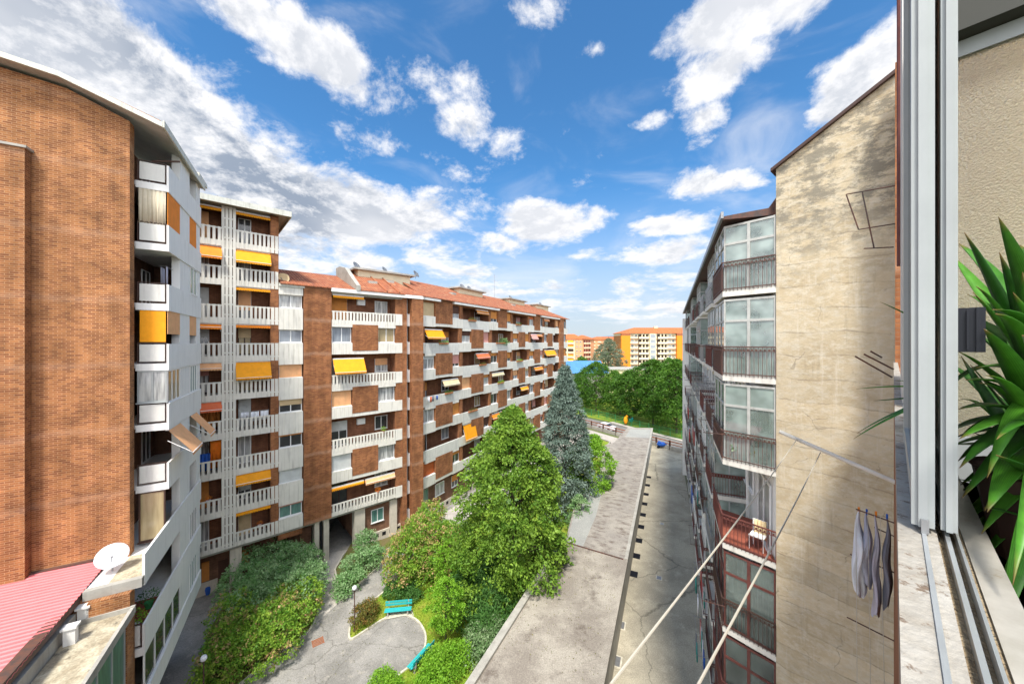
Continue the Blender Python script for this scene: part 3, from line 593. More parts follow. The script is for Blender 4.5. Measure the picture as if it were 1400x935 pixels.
# ================================================================ tall block with slatted balconies (A)
A = root('apartment_building', (-21.0, 30.0, 0), 'nine storey brick corner block with white slatted balconies and a white lattice column', 'apartment building')
uA = lambda px: FAB.upx(px)
wa, sl, wd, wdk = MB(), MB(), MB(), MB()
uA0 = -9.5; L0, L1, L2, L3, L4, L5 = uA(266), uA(303.5), uA(322), uA(370), uA(381), uA(414.5)
wa.box(FAB,uA0,L4,-12,-1.5,3.6,30.8); wa.box(FAB,L4,L5,-12,-1.5,3.6,24.6)
wa.box(FAB,uA0,L0,-1.5,-.3,3.6,30.5)
aws = {8:(('L',0,'yellow'),('R',0,'yellow')),7:(('L',.55,'orange'),('R',.6,'yellow')),6:(('R',0,'yellow'),),5:(('L',.15,'orange'),('R',0,'orange')),4:(('L',.25,'peach'),('R',.75,'yellow')),
       3:(('L',.35,'coral'),),2:(),1:(('R',.4,'yellow'),),0:(('R',0,'yellow'),)}
wsh = {6:('curtain',0,None),5:('grey',0,None),4:('dark',1,'rib_peach'),3:('dark',.45,'rib_sh_beige'),2:('dark',.12,'rib_sh_orange'),1:('grey',1,'rib_sh_white'),0:('green',.15,'rib_pink')}
for k in range(9):
    z = FZ(k); top = z+2.45 if k < 8 else 30.5
    up = FZ(k+1)-.5 if k < 8 else 30.5
    bl = -.12 if k == 0 else -.5
    aL = [(0.0,1.0,e,m) for (s,e,m) in aws[k] if s=='L']; aR = [(0.0,1.0,e,m) for (s,e,m) in aws[k] if s=='R']
    cell_balcony(FAB,L0,L1,k,A,wdk,sl,aw=aL,bottom=bl); cell_balcony(FAB,L2,L3,k,A,wdk,sl,aw=aR,bottom=bl)
    # lattice column
    b = MB(); W = L2-L1
    b.box(FAB,L1,L2,-.16,-.09,z+bl,z+.0)
    for i in range(4): c = L1+W*(.08+.28*i); b.box(FAB,c-.09,c+.09,-.10,.006,z+bl,up)
    for zz in (z+.95,z+.9-.75,z+1.65,up-.14): b.box(FAB,L1+.02,L2-.02,-.09,-.02,zz,zz+.11)
    b.build('lattice_screen','cream',A)
    wd.box(FAB,L1+.1,L2-.1,-1.45,-.9,z,z+2.969)  # dark brick backing: shade of the lattice openings put into its colour
    # brick pier beside the right balcony
    wa.box(FAB,L3,L4,-1.5,-.03,z-.1,up+.3 if k<8 else 30.5)
    ribbed(FAB,L3+.003,L4-.003,z-.5 if k>0 else z-.12,z+.95,.001,A)
    if k <= 6:
        st, s_, sm = wsh[k]
        wa.box(FAB,L4,L5,-1.5,-.36,z-.9,z+PITCH-.9)
        ribbed(FAB,L4,L5,z-.88 if k>0 else z-.12,z+.95,0,A)
        window(FAB,L4+.06,L5-.06,z+1.0,z+2.08,-.28,A,st,s_,sm or 'rib_sh_beige')
ribbed(FAB,L4,L5,FZ(6)+2.09,FZ(6)+2.75,0,A,name='roof_band'); MB().box(FAB,L4,L5+.1,-.6,.12,FZ(6)+2.76,FZ(6)+3.02).build('fascia','fascia',A)
for k in range(1, 8): wa.box(FAB,L4-.001,L4+.02,-12,-1.49,24.6,30.5)
wd.build('shade_backing','brick_dark',A); wdk.build('recess_wall','brick_recess',A); wallA = wa.build('wall','brick',A); 
rf = MB().box(FAB,uA0,L4+.75,-13,.75,30.55,30.62).build('roof','soffit',A)
fb = MB(); fb.box(FAB,uA0,L4+.8,.75,.83,30.42,30.86); fb.box(FAB,L4+.75,L4+.82,-13,.749,30.42,30.86); fb.box(FAB,uA0,L4+.75,-13,.749,30.62,30.80); fb.build('fascia','fascia',A)
for px in (298, 312): MB().tube([FAB.p(uA(px),-1,30.8),FAB.p(uA(px),-1,31.35)],.09,10).lathe(FAB.p(uA(px),-1,31.3),[(.02,.2),(.18,.06),(.18,0),(.02,0)]).build('vent_pipe','grey_metal',A)
# furnished balconies: curtains and bits
def cloth(F, u0, u1, z0, z1, d, parent, m, name, waves=5, amp=.05, **kw):
    b = MB(); n = waves*4
    pr = [(u0+(u1-u0)*i/n, d+amp*math.sin(i*math.pi/2+.4)) for i in range(n+1)]
    for i in range(n):
        (a, e), (c, f) = pr[i], pr[i+1]; fl = (u1-u0)*.04
        b.poly([F.p(a,e,z0+.04*math.sin(i*2.1)),F.p(c,f,z0+.04*math.sin((i+1)*2.1)),F.p(c,f,z1),F.p(a,e,z1)])
    o = b.build(name, m, parent, smooth=True, **kw); md = o.modifiers.new('thickness','SOLIDIFY'); md.thickness = .008; return o
cloth(FAB,L0+.9,L1-.05,FZ(2)+.35,FZ(3)-.52,-.2,A,'orange','curtain',8); cloth(FAB,L0+.2,L0+1.0,FZ(2)+.2,FZ(2)+1.5,-.35,A,'blue','curtain',4)
cloth(FAB,L0+.15,L1-.1,FZ(3)+.4,FZ(4)-.6,-.9,A,'sh_orange','curtain',9)
# ================================================================ long curved building (B and C)
BC = root('apartment_building', (-2.0, 50.0, 0), 'long brick apartment block with white balcony bands and red tiled roof behind the garden', 'apartment building')
wb, sb, dk = MB(), MB(), MB()
b0, b1 = uA(415), uA(453.2)
wb.box(FAB,b0+.01,b1,-12,.03,3.95,24.9)                       # brick pier over the passage
px = [453.7, 481.9, 517, 541, 550, 556, 561.5, 577]; U = [uA(p) for p in px]
wb.box(FAB,U[0]-.5,U[7],-12,-1.5,3.95,24.9)
rowsB = {}
bcfg = {6:[(0.02,.48,0,'yellow')],4:[(0.02,.48,.75,'yellow')],2:[],0:[(0,.48,0,'yellow'),(.5,.99,.2,'peach')]}
for k in (0,2,4,6): rowsB[k] = [('B',U[0],U[3],dict(rail='slats',aw=bcfg[k])),('J',U[3],U[4],{})]
wB = {5:(dict(st='grey',low=.1),dict(st='tan',low=.1)),3:(dict(st='dark',sh=1,shm='rib_peach',low=.1,ribs=1),dict(st='curtain',low=.1)),1:(dict(st='dark',sh=1,shm='rib_sh_white',low=.1,ribs=1),dict(st='curtain',low=.1))}
for k in (1,3,5): rowsB[k] = [('W',U[0],U[1],wB[k][0]),('P',U[1],U[2],{}),('W',U[2],U[3],wB[k][1]),('J',U[3],U[4],dict(low=.1))]
brow(FAB,rowsB,range(7),BC,wb,sb,24.42)
# stair strip
wb.box(FAB,U[4],U[5],-1.5,.05,.3,24.9); wb.box(FAB,U[6],U[7],-1.5,.30,.3,24.9); wb.box(FAB,U[5],U[6],-1.5,-.75,.3,24.9)
for k in range(-1, 7):
    z = FZ(k)+.3; MB().box(FAB,U[5]+.003,U[6]-.003,-.75,-.25,z-.55,z+.75).build('parapet','white_paint',BC)
    window(FAB,U[5]+.04,U[6]-.04,z+.8,z+2.35,-.72,BC,'dark',0,leaves=1)
cp = lambda p: FC.upx(p)
ev = [('W',577.5,595.6),('P',595.6,618.7),('W',618.7,629.5),('J',629.5,633),('B',633,669),('J',669,671.5),('W',671.5,681),('P',681,693),('W',693,699.5),('J',699.5,701.5),('B',701.5,722),('J',722,724.2),('W',724.2,730.5),
      ('P',730.5,738.5),('W',738.5,743),('J',743,744.6),('B',744.6,758.6),('J',758.6,760),('W',760,764.2)]
od = [('J',577.5,581.5),('B',581.5,627.5),('J',627.5,632),('W',632,644.3),('P',644.3,661),('W',661,669.5),('J',669.5,673),('B',673,699.5),('J',699.5,702),('W',702,709),('P',709,718),('W',718,724),('J',724,726),('B',726,742),('J',742,744.3),
      ('W',744.3,748.6),('P',748.6,755.5),('W',755.5,758),('B',758,764.2)]
rnd = random.Random(5); rowsC = {}
special = {(6,577.5):dict(st='tan',sh=1,shm='rib_sh_beige'),(4,577.5):dict(st='curtain',sh=.25,shm='rib_sh_white'),(2,577.5):dict(st='curtain'),(0,577.5):dict(sh=1,shm='rib_sh_red'),
 (6,618.7):dict(sh=.6,shm='rib_sh_brown',st='curtain'),(4,618.7):dict(sh=.75,shm='rib_pink',st='dark'),(2,618.7):dict(sh=1,shm='rib_sh_orange'),(6,671.5):dict(sh=.7,shm='rib_sh_orange'),(6,693):dict(sh=.8,shm='rib_sh_orange'),
 (5,632):dict(sh=.4,shm='rib_sh_brown',st='curtain'),(5,661):dict(sh=1,shm='rib_pink'),(5,702):dict(sh=.6,shm='rib_sh_orange',st='curtain'),(4,693):dict(sh=.65,shm='rib_sh_orange'),(3,632):dict(sh=1,shm='rib_peach'),(5,718):dict(sh=.9,shm='rib_sh_orange')}
awC = {(6,633):[(.5,.98,.25,'sh_orange')],(5,581.5):[(0,.5,.55,'yellow')],(4,633):[(.5,1,.35,'coral')],(4,744.6):[(0,1,.6,'yellow')],(3,581.5):[(.5,1,.35,'beige')],(5,726):[(0,.5,.5,'pink'),(.5,1,.15,'orange')],
  (3,673):[(0,.6,.2,'beige')],(1,581.5):[],(2,701.5):[(.5,1,.3,'yellow')],(6,744.6):[(0,.5,.15,'orange')],(1,673):[(0,.5,.35,'orange')],(3,726):[(.3,1,.3,'orange')]}
for k in range(7):
    rowsC[k] = []
    for (ty, a, b) in (ev if k % 2 == 0 else od):
        o = {}
        if ty == 'W': o = special.get((k, a)) or dict(st=rnd.choice(STY), sh=rnd.choice([0,0,.3,.6,1,.8]), shm=rnd.choice(SHUTS))
        if ty == 'B': o = dict(aw=awC.get((k, a), []))
        rowsC[k].append((ty, cp(a), cp(b), o))
UC0, UC1, UC2, UC3 = cp(577.5), cp(764.2), cp(769.4), cp(776)
wb.box(FC,UC0-.6,UC3,-12,-1.5,.0,24.9)
brow(FC,rowsC,range(7),BC,wb,sb,24.42)
wb.box(FC,UC0,UC1-.01,-1.5,-.02,24.43,24.93); wb.box(FC,UC1,UC2,-1.5,.25,0,24.9); wb.box(FC,UC2,UC3,-1.5,-.4,0,24.9)
for k in range(7):
    z = FZ(k); MB().box(FC,UC2,UC3,-.4,-.02,z-.3,z+.95).build('parapet','cream',BC); window(FC,UC2+.1,UC3-.6,z+1,z+2.4,-.38,BC,rnd.choice(STY),rnd.choice([0,.5,1]),rnd.choice(SHUTS))
# ground floor and passage
g = MB(); g.box(FAB,uA(440),uA(486),-11,-9.5,0,3.9); g.box(FAB,uA(486.5),U[7],-11,-.55,.9,3.95); g.box(FAB,uA(415),uA(431),-11,-1.5,0,3.95)  # first box: back wall added to keep the through passage dark
g.box(FC,UC0,UC3,-1.5,-.6,.9,3.97)
g.box(FAB,-9.5,uA(414.9),-6,-2.0,0,3.95)
ceil = MB().box(FAB,-9.5,uA(550),-11,-.3,3.70,3.94).build('ceiling_slab','soffit',BC)
pl = MB(); pl.box(FAB,uA(487),U[7],-.7,-.42,0,.9); pl.box(FC,UC0,UC3,-.75,-.5,0,.9); pl.build('plinth','pillar',BC)
for i in range(7): u = uA(504)+i*.75; MB().box(FAB,u,u+.38,-.44,-.40,.35,.7).build('cellar_window','black',BC)
for i in range(16): u = cp(600)+i*.95; MB().box(FC,u,u+.38,-.52,-.48,.35,.7).build('cellar_window','black',BC)
for (a, b, dd) in ((431,437.5,-.25),(443.5,451,-.25),(486,500.5,-.28),(535,544.5,-.3),(315,331,-.4),(565,572,-.05)):
    MB().box(FAB,uA(a),uA(b),dd-.7,dd,0,3.93).build('pillar','pillar',BC, bevel=.02)
MB().tube([FAB.p(uA(440.5),-.35,.05),FAB.p(uA(440.5),-.35,3.9)],.08,8).build('drainpipe','black',BC)
window(FAB,uA(510),uA(527),1.9,3.2,-.54,BC,'green',0)
window(FC,cp(600),cp(612),2.0,3.4,-.58,BC,'curtain',0); window(FC,cp(622),cp(630),2.0,3.4,-.58,BC,'dark',.5,'rib_sh_orange'); window(FC,cp(640),cp(650),2.0,3.4,-.58,BC,'curtain',0)
window(FC,cp(580.5),cp(590),.1,3.5,-.55,BC,'green',0,frame='grey_metal',name='entrance_door')
MB().box(FC,cp(577.6),cp(580),-1,-.1,0,4.0).build('pillar','pillar',BC)
# ground floor of the corner block
for (a,b,z0,z1,mm) in ((276,287,1.1,2.6,'rib_sh_orange'),(333,343,1.1,2.6,'rib_sh_orange')):
    MB().box(FAB,uA(a),uA(b),-1.98,-1.9,z0,z1).build('garage_shutter',mm,A)
MB().box(FAB,uA(300),uA(314),-1.99,-1.92,0,2.3).build('door','sh_brown',A); MB().box(FAB,uA(262),uA(299),-1.99,-1.93,0,1.0).build('plinth','pillar',A)
MB().box(FAB,uA(387),uA(402),-1.99,-1.93,0,2.4).build('door','sh_brown',A)
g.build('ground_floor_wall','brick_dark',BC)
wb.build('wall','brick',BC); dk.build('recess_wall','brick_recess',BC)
# awning drop cloth near the tree
awning(FC,cp(634),cp(650),FZ(1)+2.3,-.1,BC,.45,'yellow',drop=1.9)
# roofs
def tile_roof(F, u0, u1, ze, over, depth, rise, parent, ue0=None, ue1=None, name='roof'):
    b = MB(); L = math.hypot(depth+over, rise); a0 = u0 if ue0 is None else ue0; a1 = u1 if ue1 is None else ue1; e = .09
    b.poly([F.p(u0,over,ze),F.p(u1,over,ze),F.p(a1,-depth,ze+rise),F.p(a0,-depth,ze+rise)], [(u0,0),(u1,0),(a1,L),(a0,L)])
    b.poly([F.p(u0,over,ze-e),F.p(a0,-depth,ze+rise-e),F.p(a1,-depth,ze+rise-e),F.p(u1,over,ze-e)])
    b.poly([F.p(u0,over,ze-e),F.p(u1,over,ze-e),F.p(u1,over,ze),F.p(u0,over,ze)]); b.poly([F.p(u1,over,ze-e),F.p(a1,-depth,ze+rise-e),F.p(a1,-depth,ze+rise),F.p(u1,over,ze)])
    b.poly([F.p(u0,over,ze-e),F.p(u0,over,ze),F.p(a0,-depth,ze+rise),F.p(a0,-depth,ze+rise-e)])
    b.poly([F.p(a1,-depth,ze+rise),F.p(u1,-2*depth,ze),F.p(u0,-2*depth,ze),F.p(a0,-depth,ze+rise)][::-1], [(a1,L),(u1,2*L),(u0,2*L),(a0,L)][::-1])
    b.poly([F.p(a1,-depth,ze+rise),F.p(u1,over,ze),F.p(u1,-2*depth,ze)], [(0,L),(5,0),(-5,0)])
    return b.build(name,'tiles',parent)
us = uA(487)
tile_roof(FAB,uA(381)+.1,us,24.95,.25,6.0,2.2,BC)
r2 = tile_roof(FAB,us+.3,U[7]+.3,24.98,.35,6.0,2.9,BC,None,U[7]-2.2)
r3 = tile_roof(FC,UC0-.3,UC3+.5,24.97,.35,6.0,2.9,BC,UC0+1.6,UC3-5.5)
gp = MB(); gp.extr(FAB,[(.4,24.9),(.4,25.35),(-3.2,27.6),(-5.0,28.0),(-6.2,28.0),(-6.2,24.9)],us-.1,us+.28); gp.build('gable_parapet','concrete',BC)
def fascia(F,u0,u1,parent,z0=24.62,z1=24.93,d=.32,m='white_paint'):
    MB().box(F,u0,u1,-.1,d,z0,z1).build('fascia',m,parent)
fascia(FAB,U[0]-.1,U[5]-.3,BC,24.6,24.93,.3); fascia(FAB,U[5]-.3,U[7],BC,24.6,24.93,.36)
fascia(FC,UC0,cp(600),BC); fascia(FC,cp(619),cp(681),BC); fascia(FC,cp(693.2),cp(730.4),BC); fascia(FC,cp(738.7),cp(764),BC)
MB().box(FAB,U[0],U[4],-.8,-.05,24.43,24.6).build('lintel_panel','soffit',BC)
def lift_house(F,u,label_):
    b = MB(); b.box(F,u,u+6,-7.5,-4.2,26.2,27.75); o = b.build('lift_housing','pale_wall',BC)
    MB().box(F,u-.5,u+6.5,-8,-3.8,27.76,27.95).build('roof_slab','concrete',o)
    return F.p(u+3,-6,27.95)
lh = [lift_house(FAB,uA(509),0)]
for p in (633,697,733): lh.append(lift_house(FC,FC.upx(p,-5.8)-3,0))
def dish(loc, r, aim, label, pole=.5, m='white_cloth'):
    t = root('satellite_dish', loc, label, 'satellite dish', 'satellite dishes on the roofs')
    x, y, z = loc; a = Vector(aim).normalized(); c = Vector((x,y,z+pole))
    MB().tube([(x,y,z),(x,y,z+pole)],.03,6).build('mast','grey_metal',t)
    prof = [(r*i/6, .28*r*(i/6)**2) for i in range(7)]+[(r*.985,.28*r-.025*r)]+[(r*i/6, .28*r*(i/6)**2-.03) for i in (5,3,1,0)]
    MB().lathe(c-a*.02,[(max(.002,p[0]),p[1]) for p in prof],24,a).build('reflector',m,t,smooth=True)
    f = c+a*r*.85+Vector((0,0,-.1)); MB().tube([c+Vector((0,0,-r*.8))+a*.2*r,f],.018,6).tube([f,f-a*.14],.045,8).build('feed_arm','grey_metal',t)
dish(FAB.p(uA(389),-.9,24.95),.55,(.3,-.9,.35),'cream satellite dish on the lower tiled roof beside the corner block',.45,'beige')
dl = ['grey satellite dish on the near end of the first roof housing','small dish at the middle of the first roof housing','dish pointing right at the far end of the first roof housing',
      'left dish of the pair on the second roof housing','right dish of the pair on the second roof housing','tiny dish on the third roof housing','tiny dish on the far end of the fourth roof housing']
dp = [(0,-2.6,.5,.4),(0,.6,.4,.3),(0,4.6,.5,0),(1,0,.45,.3),(1,1.8,.4,.3),(2,.5,.4,.3),(3,2.6,.45,.1)]
for (i, off, r, pz), lb in zip(dp, dl):
    F = FAB if i == 0 else FC; c = Vector(lh[i]); u = F.u*off
    dish((c.x+u.x, c.y+u.y, c.z),r,(.75,-.2,.5) if i==0 else (.6,-.5,.5),lb,.55,'grey_metal')
an = Vector(FC.p(FC.upx(676,-6),-6,27.8)); t = root('tv_aerial', an, 'tall thin television mast on the tiled ridge', 'aerial')
m_ = MB().tube([an,an+Vector((0,0,4.2))],.035,6)
m_.build('mast','grey_metal',t); m_ = MB()
for zz in (2.2,3.0,3.8): m_.tube([an+Vector((-.5,0,zz)),an+Vector((.5,0,zz))],.02,5)
m_.build('crossbars','grey_metal',t)
for (F,uu,dd) in ((FAB,uA(515),-2.5),(FAB,uA(545),-3.5),(FC,cp(640),-3),(FC,cp(720),-3)):
    z = 24.97+(dd*-1+.3)/6.35*2.9; MB().box(F,uu,uu+.9,dd-.35,dd+.35,z-.3,z+.14).build('roof_hatch','concrete',BC)
for uu in (uA(528),uA(545)):
    pts = [FAB.p(uu,.3,25.06),FAB.p(uu-.0,-5.9,27.95)]; MB().tube(pts,.07,6).build('ridge_tiles','tiles',BC)
# ================================================================ left block
LB = root('apartment_building', (-19, 17, 0), 'brick block at the left edge with blank brick end wall and grey-white balconies', 'apartment building')
wl, s3 = MB(), MB()
uP = {p: FL.upx(p) for p in (231,248,249,261,270,275)}
E = -.75
# gable end wall polygon
zt = lambda d: 30.25+ (min(-d,3.1)-1.1)*.42 + max(0,-d-3.1)*.12
prof = [(-1.16,0.0),(-1.16,zt(-1.16)),(-3.1,zt(-3.1)),(-16,zt(-16)),(-16,0.0)]
wl.extr(FL,prof[::-1],E,E+.5)
wl.box(FL,E+.5,uP[275],-16,-2.2,0,30.3)
chim = MB(); cd = -4.1; z_c = 28.0
chim.box(FL,E-.42,E-.005,-16,cd,8,z_c)
ch = chim.build('wall_projection','brick_big',LB); MB().box(FL,E-.5,E-.006,-16,cd+.07,z_c+.001,z_c+.10).build('coping','concrete',ch)
piers = [(uP[248],uP[261]),(uP[270],uP[275])]
for (a, b) in piers: MB().box(FL,a,b,-.40,-.06,4.0,30.4).build('pier','white_paint',LB)
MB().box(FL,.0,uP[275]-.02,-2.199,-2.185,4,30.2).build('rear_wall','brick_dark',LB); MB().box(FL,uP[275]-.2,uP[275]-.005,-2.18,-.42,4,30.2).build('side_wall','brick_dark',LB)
opens = [(0.0,uP[248]),(uP[261],uP[270])]
for k in range(0, 9):
    z = FZ(k); u0 = 0.0 if k > 2 else -3.1
    MB().box(FL,u0+.07,uP[275],-2.18,-.09,z-.22,z-.02).build('balcony_slab','white_paint',LB)
    b = MB(); b.box(FL,u0,uP[275]+.0,-.085,.0,z-.36 if k else z-.1,z+.95); b.build('parapet','white_paint',LB)
    if k == 2: continue
    MB().box(FL,u0-.001,u0+.08,-1.19,-.087,z-.36,z-.02).build('slab_edge','white_paint',LB)
    MB().box(FL,u0+.018,u0+.062,-1.06,-.155,z+.09,z+.93).build('end_panel','cream_panel',LB)
    b = MB(); b.box(FL,u0+.02,u0+.06,-1.135,-1.10,z,z+.98).box(FL,u0+.02,u0+.06,-.125,-.09,z,z+.98).box(FL,u0+.01,u0+.07,-1.14,-.088,z+.98,z+1.01).box(FL,u0+.03,u0+.06,-1.10,-.125,z+.03,z+.055); b.build('end_railing','brown_frame',LB)
    # corner posts
    if k in (4,): MB().box(FL,.0,.06,-.09,-.03,z+.95,z+2.6).build('post','grey_metal',LB)
def open_back(k, ua, ub, st='dark'):
    z = FZ(k); window(FL,ua+.15,ub-.15,z+.0,z+2.25,-2.18,LB,st,0,name='balcony_door',frame='white_frame')
for k in range(0, 9):
    for j, (a, b) in enumerate(opens):
        z = FZ(k); h = FZ(k+1)-.36 if k < 8 else 30.3
        if k == 7: MB().box(FL,a+.05,b-.05,-.07,-.05,z+.95,h).build('sun_blind','orange',LB)
        elif k == 5:
            MB().box(FL,a+.05,b-.05,-.07,-.05,z+1.45,h).build('sun_blind','peach',LB); 
        elif k == 4: window(FL,a+.04,b-.04,z+.97,h-.01,-.09,LB,'green' if j else 'tan',0,leaves=3,name='balcony_glazing')
        elif k == 6 and j == 1: window(FL,a+.04,b-.04,z+.97,h-.01,-.09,LB,'green',0,leaves=2,name='balcony_glazing')
        elif k == 1 and j == 0: pass
        elif k in (0,1) : window(FL,a-(3 if j==0 else 0),b-.04,z+.97,h-.01,-.09,LB,rnd.choice(['green','dark']),0,leaves=4,name='balcony_glazing')
        elif k == 3: awning(FL,a+.1,b-.05,h-.05,-.05,LB,.95,'peach',drop=1.25)
        elif k == 2 and j == 0: pass
        else: open_back(k,a,b,'dark')
        if k in (8,6,3): open_back(k,a,b,'curtain' if k==8 else 'dark')
# end faces of the balconies (upper six)
for k in range(3, 9):
    z = FZ(k); h = FZ(k+1)-.36
    if k == 7: cloth(FL.__class__(FL.p(.03,0,0)[:2],(-FL.n.x,-FL.n.y)),.12,1.1,z+.95,h,0,LB,'curtain_cream','curtain',6,.02)
    if k == 5: MB().box(FL,.02,.035,-1.05,-.12,z+1.05,h-.02).build('sun_blind','yellow',LB)
    if k in (): MB().box(FL,.3,.32,-2.2,-1.17,z,h).build('side_panel','brown_frame',LB)
FLe = Fr(FL.p(.05,-1.14,0)[:2], (FL.n.x, FL.n.y))      # looking at the end face; u from the brick corner outwards
window(FLe,.0,1.06,FZ(4)+1.05,FZ(5)-.37,-.03,LB,'curtain',0,leaves=2,frame='alu_frame',name='balcony_glazing')
window(FLe,.05,1.0,FZ(2)+.2,FZ(3)-.37,-.03,LB,'tan',0,leaves=1,frame='brown_frame',name='balcony_glazing')
wl.build('wall','brick_big',LB)
# roof: fascia following gable and eave
ro = MB()
def roofline(off_e): return [(.9,zt(-1.16)-.35),(-1.16,zt(-1.16)+.12),(-3.1,zt(-3.1)+.12),(-16,zt(-16)+.12)]
rl = [(.06,30.1),(-3.1,zt(-3.1)+.15),(-16,zt(-16)+.15)]
rl2 = [(d, z+.2) for d, z in reversed(rl)]
def fan(F, prof, u0, u1, name, m, parent):   # thin bent sheet
    b = MB()
    for i in range(len(prof)-1):
        (a, p), (c, q) = prof[i], prof[i+1]
        for s_, e in ((0, 0), (.22, .22)):
            b.poly([F.p(u0,a,p+e),F.p(u1,a,p+e),F.p(u1,c,q+e),F.p(u0,c,q+e)])
        for uu in (u0, u1): b.poly([F.p(uu,a,p),F.p(uu,c,q),F.p(uu,c,q+.22),F.p(uu,a,p+.22)])
    (a, p) = prof[0]; b.poly([F.p(u0,a,p),F.p(u1,a,p),F.p(u1,a,p+.22),F.p(u0,a,p+.22)])
    return b.build(name, m, parent)
fan(FL,rl,E-.55,uP[275]+.1,'roof','soffit',LB)
fan(FL,[(d+.0 if i else d+.06,z-.03) for i,(d,z) in enumerate(rl)],E-.66,E-.555,'fascia','fascia',LB)
MB().box(FL,E-.66,uP[275]+.15,.125,.19,30.05,30.38).build('fascia','fascia',LB)
fan(FL,[(.0,30.22),(-3.2,zt(-3.1)+.22),(-16,zt(-16)+.30)],E-.45,uP[275],'roof_tiles','tiles',LB)
MB().box(FL,uP[275]-1.2,uP[275]+.9,-3,.15,30.45,30.7).build('roof_step','fascia',LB)
MB().tube([FL.p(.3,-.7,29.0),FL.p(.3,.35,29.25)],.05,8).build('awning_arm','brown_frame',LB)
# podium wing: terrace strip, brick wall, glazed veranda
MB().box(FL,-3.1,-.76,-1.15,-.09,9.8,10.03).build('terrace_roof','stained',LB)
MB().box(FL,-3.35,-3.1,-1.7,-.02,9.75,10.12).build('terrace_kerb','concrete',LB)
MB().box(FL,-3.34,-.2,-3.2,-1.2,6.5,9.79).build('podium_wall','brick_big',LB); MB().box(FL,-3.6,-3.12,-1.5,-.3,0,9.74).build('podium_pier','brick_big',LB)
MB().box(FL,-12,-3.65,-1.75,-.28,8.86,9.02).build('veranda_roof','stained',LB)
MB().box(FL,-12,-3.62,-.28,-.16,8.84,9.16).build('veranda_kerb','concrete',LB); MB().box(FL,-3.66,-3.55,-1.75,-.14,8.9,9.2).build('veranda_kerb','concrete',LB)
MB().box(FL,-12,-3.6,-2.4,-1.78,8.6,9.5).build('gutter_wall','concrete',LB)
window(FL,-11.8,-4.2,6.0,8.8,-.3,LB,'green',0,leaves=7,name='veranda_glazing',frame='alu_frame'); MB().box(FL,-4.2,-3.62,-1.5,-.2,0,8.84).build('podium_pier','brick_big',LB)
MB().box(FL,-12,-4.2,-1.7,-.2,0,5.9).build('podium_wall','white_paint',LB); MB().box(FL,-12,E,-12,-2.4,0,8.5).build('podium_core','brick_dark',LB)
MB().box(FL,-3.0,-.1,-1.2,-.1,FZ(1)+.30,FZ(1)+.42).build('balcony_floor','floor_red',LB)
# pink corrugated roof
pr = MB(); n = 60; ua, ub = E-.03, -14.0
P_ = lambda u, d: FL.p(u, d, 10.12+.02*(d+1.5)*-1+ (u-E)*.035)
for i in range(n*4):
    u0_, u1_ = ua+(ub-ua)*i/(n*4), ua+(ub-ua)*(i+1)/(n*4); h = [0,.035,.035,0][i%4]; h2 = [.035,.035,0,0][i%4]
    a_, b_, c_, d_ = P_(u0_,-1.75), P_(u1_,-1.75), P_(u1_,-17), P_(u0_,-17)
    pr.poly([(a_[0],a_[1],a_[2]+h),(b_[0],b_[1],b_[2]+h2),(c_[0],c_[1],c_[2]+h2),(d_[0],d_[1],d_[2]+h)])
mat('pink_metal',(0.60,0.155,0.16),0.5,spec=.4,var=.12,scale=1.5,dirt=.1)
pko = pr.build('metal_roof','pink_metal',LB); pko.modifiers.new('t','SOLIDIFY').thickness = .02
MB().box(FL,-14,E-.01,-2.1,-1.76,9.75,10.02).build('gutter','dark_iron',LB); MB().box(FL,E-.14,E-.001,-16,-1.3,10.05,10.28).build('flashing','dark_iron',LB)
for (u,d) in ((-3.6,-1.75),(-4.8,-1.65)): MB().box(FL,u,u+.22,d,d+.3,9.0,9.6).box(FL,u-.05,u+.27,d-.05,d+.35,9.6,9.68).build('chimney_stub','white_paint',LB)
dish(FL.p(-1.9,-1.35,10.05),.52,(.55,-.6,.75),'large white satellite dish at the edge of the pink metal roof',.62,'white_cloth')
# ================================================================ ground
def sheet(name, pts, z, m, uvf=None, **kw):
    b = MB(); a = sum(pts[i][0]*pts[(i+1) % len(pts)][1]-pts[(i+1) % len(pts)][0]*pts[i][1] for i in range(len(pts)))
    if a < 0: pts = pts[::-1]
    b.poly([(p[0], p[1], z) for p in pts], [uvf(p) for p in pts] if uvf else None); return b.build(name, m, kind='structure', **kw)
sheet('ground', [(-3000,-200),(3000,-200),(3000,7000),(-3000,7000)], -0.02, 'far_land')
sheet('courtyard_paving', [(-60,-10),(6,-10),(24,70),(10,92),(-60,40)], -0.01, 'asphalt')
cpt = [G(*p) for p in [(437,757),(487,752),(520,772),(470,822),(432,862),(424,858),(436,830)]]
sheet('path', [G(440,757),G(487,749),G(523,770),G(466,821),G(420,862),G(436,838),G(430,800)], -0.002, 'path_light')
def kerb(pts, w=.12, h=.10, name='kerb', closed=False, z=0):
    b = MB(); n = len(pts); P = [Vector((p[0],p[1])) for p in pts]
    offs = []
    for i in range(n):
        d = (P[min(i+1,n-1)]-P[max(i-1,0)]).normalized(); offs.append(Vector((-d.y,d.x))*w/2)
    for i in range(n-1):
        a,c = P[i],P[i+1]; o1,o2 = offs[i],offs[i+1]
        q = [a+o1,c+o2,c-o2,a-o1]; lo=[(v.x,v.y,z-.05) for v in q]; hi=[(v.x,v.y,z+h) for v in q]
        b.poly(hi[::-1]); b.poly([lo[0],lo[1],hi[1],hi[0]]); b.poly([lo[2],lo[3],hi[3],hi[2]]); b.poly([lo[3],lo[0],hi[0],hi[3]]); b.poly([lo[1],lo[2],hi[2],hi[1]])
    return b.build(name,'kerb',kind='structure')
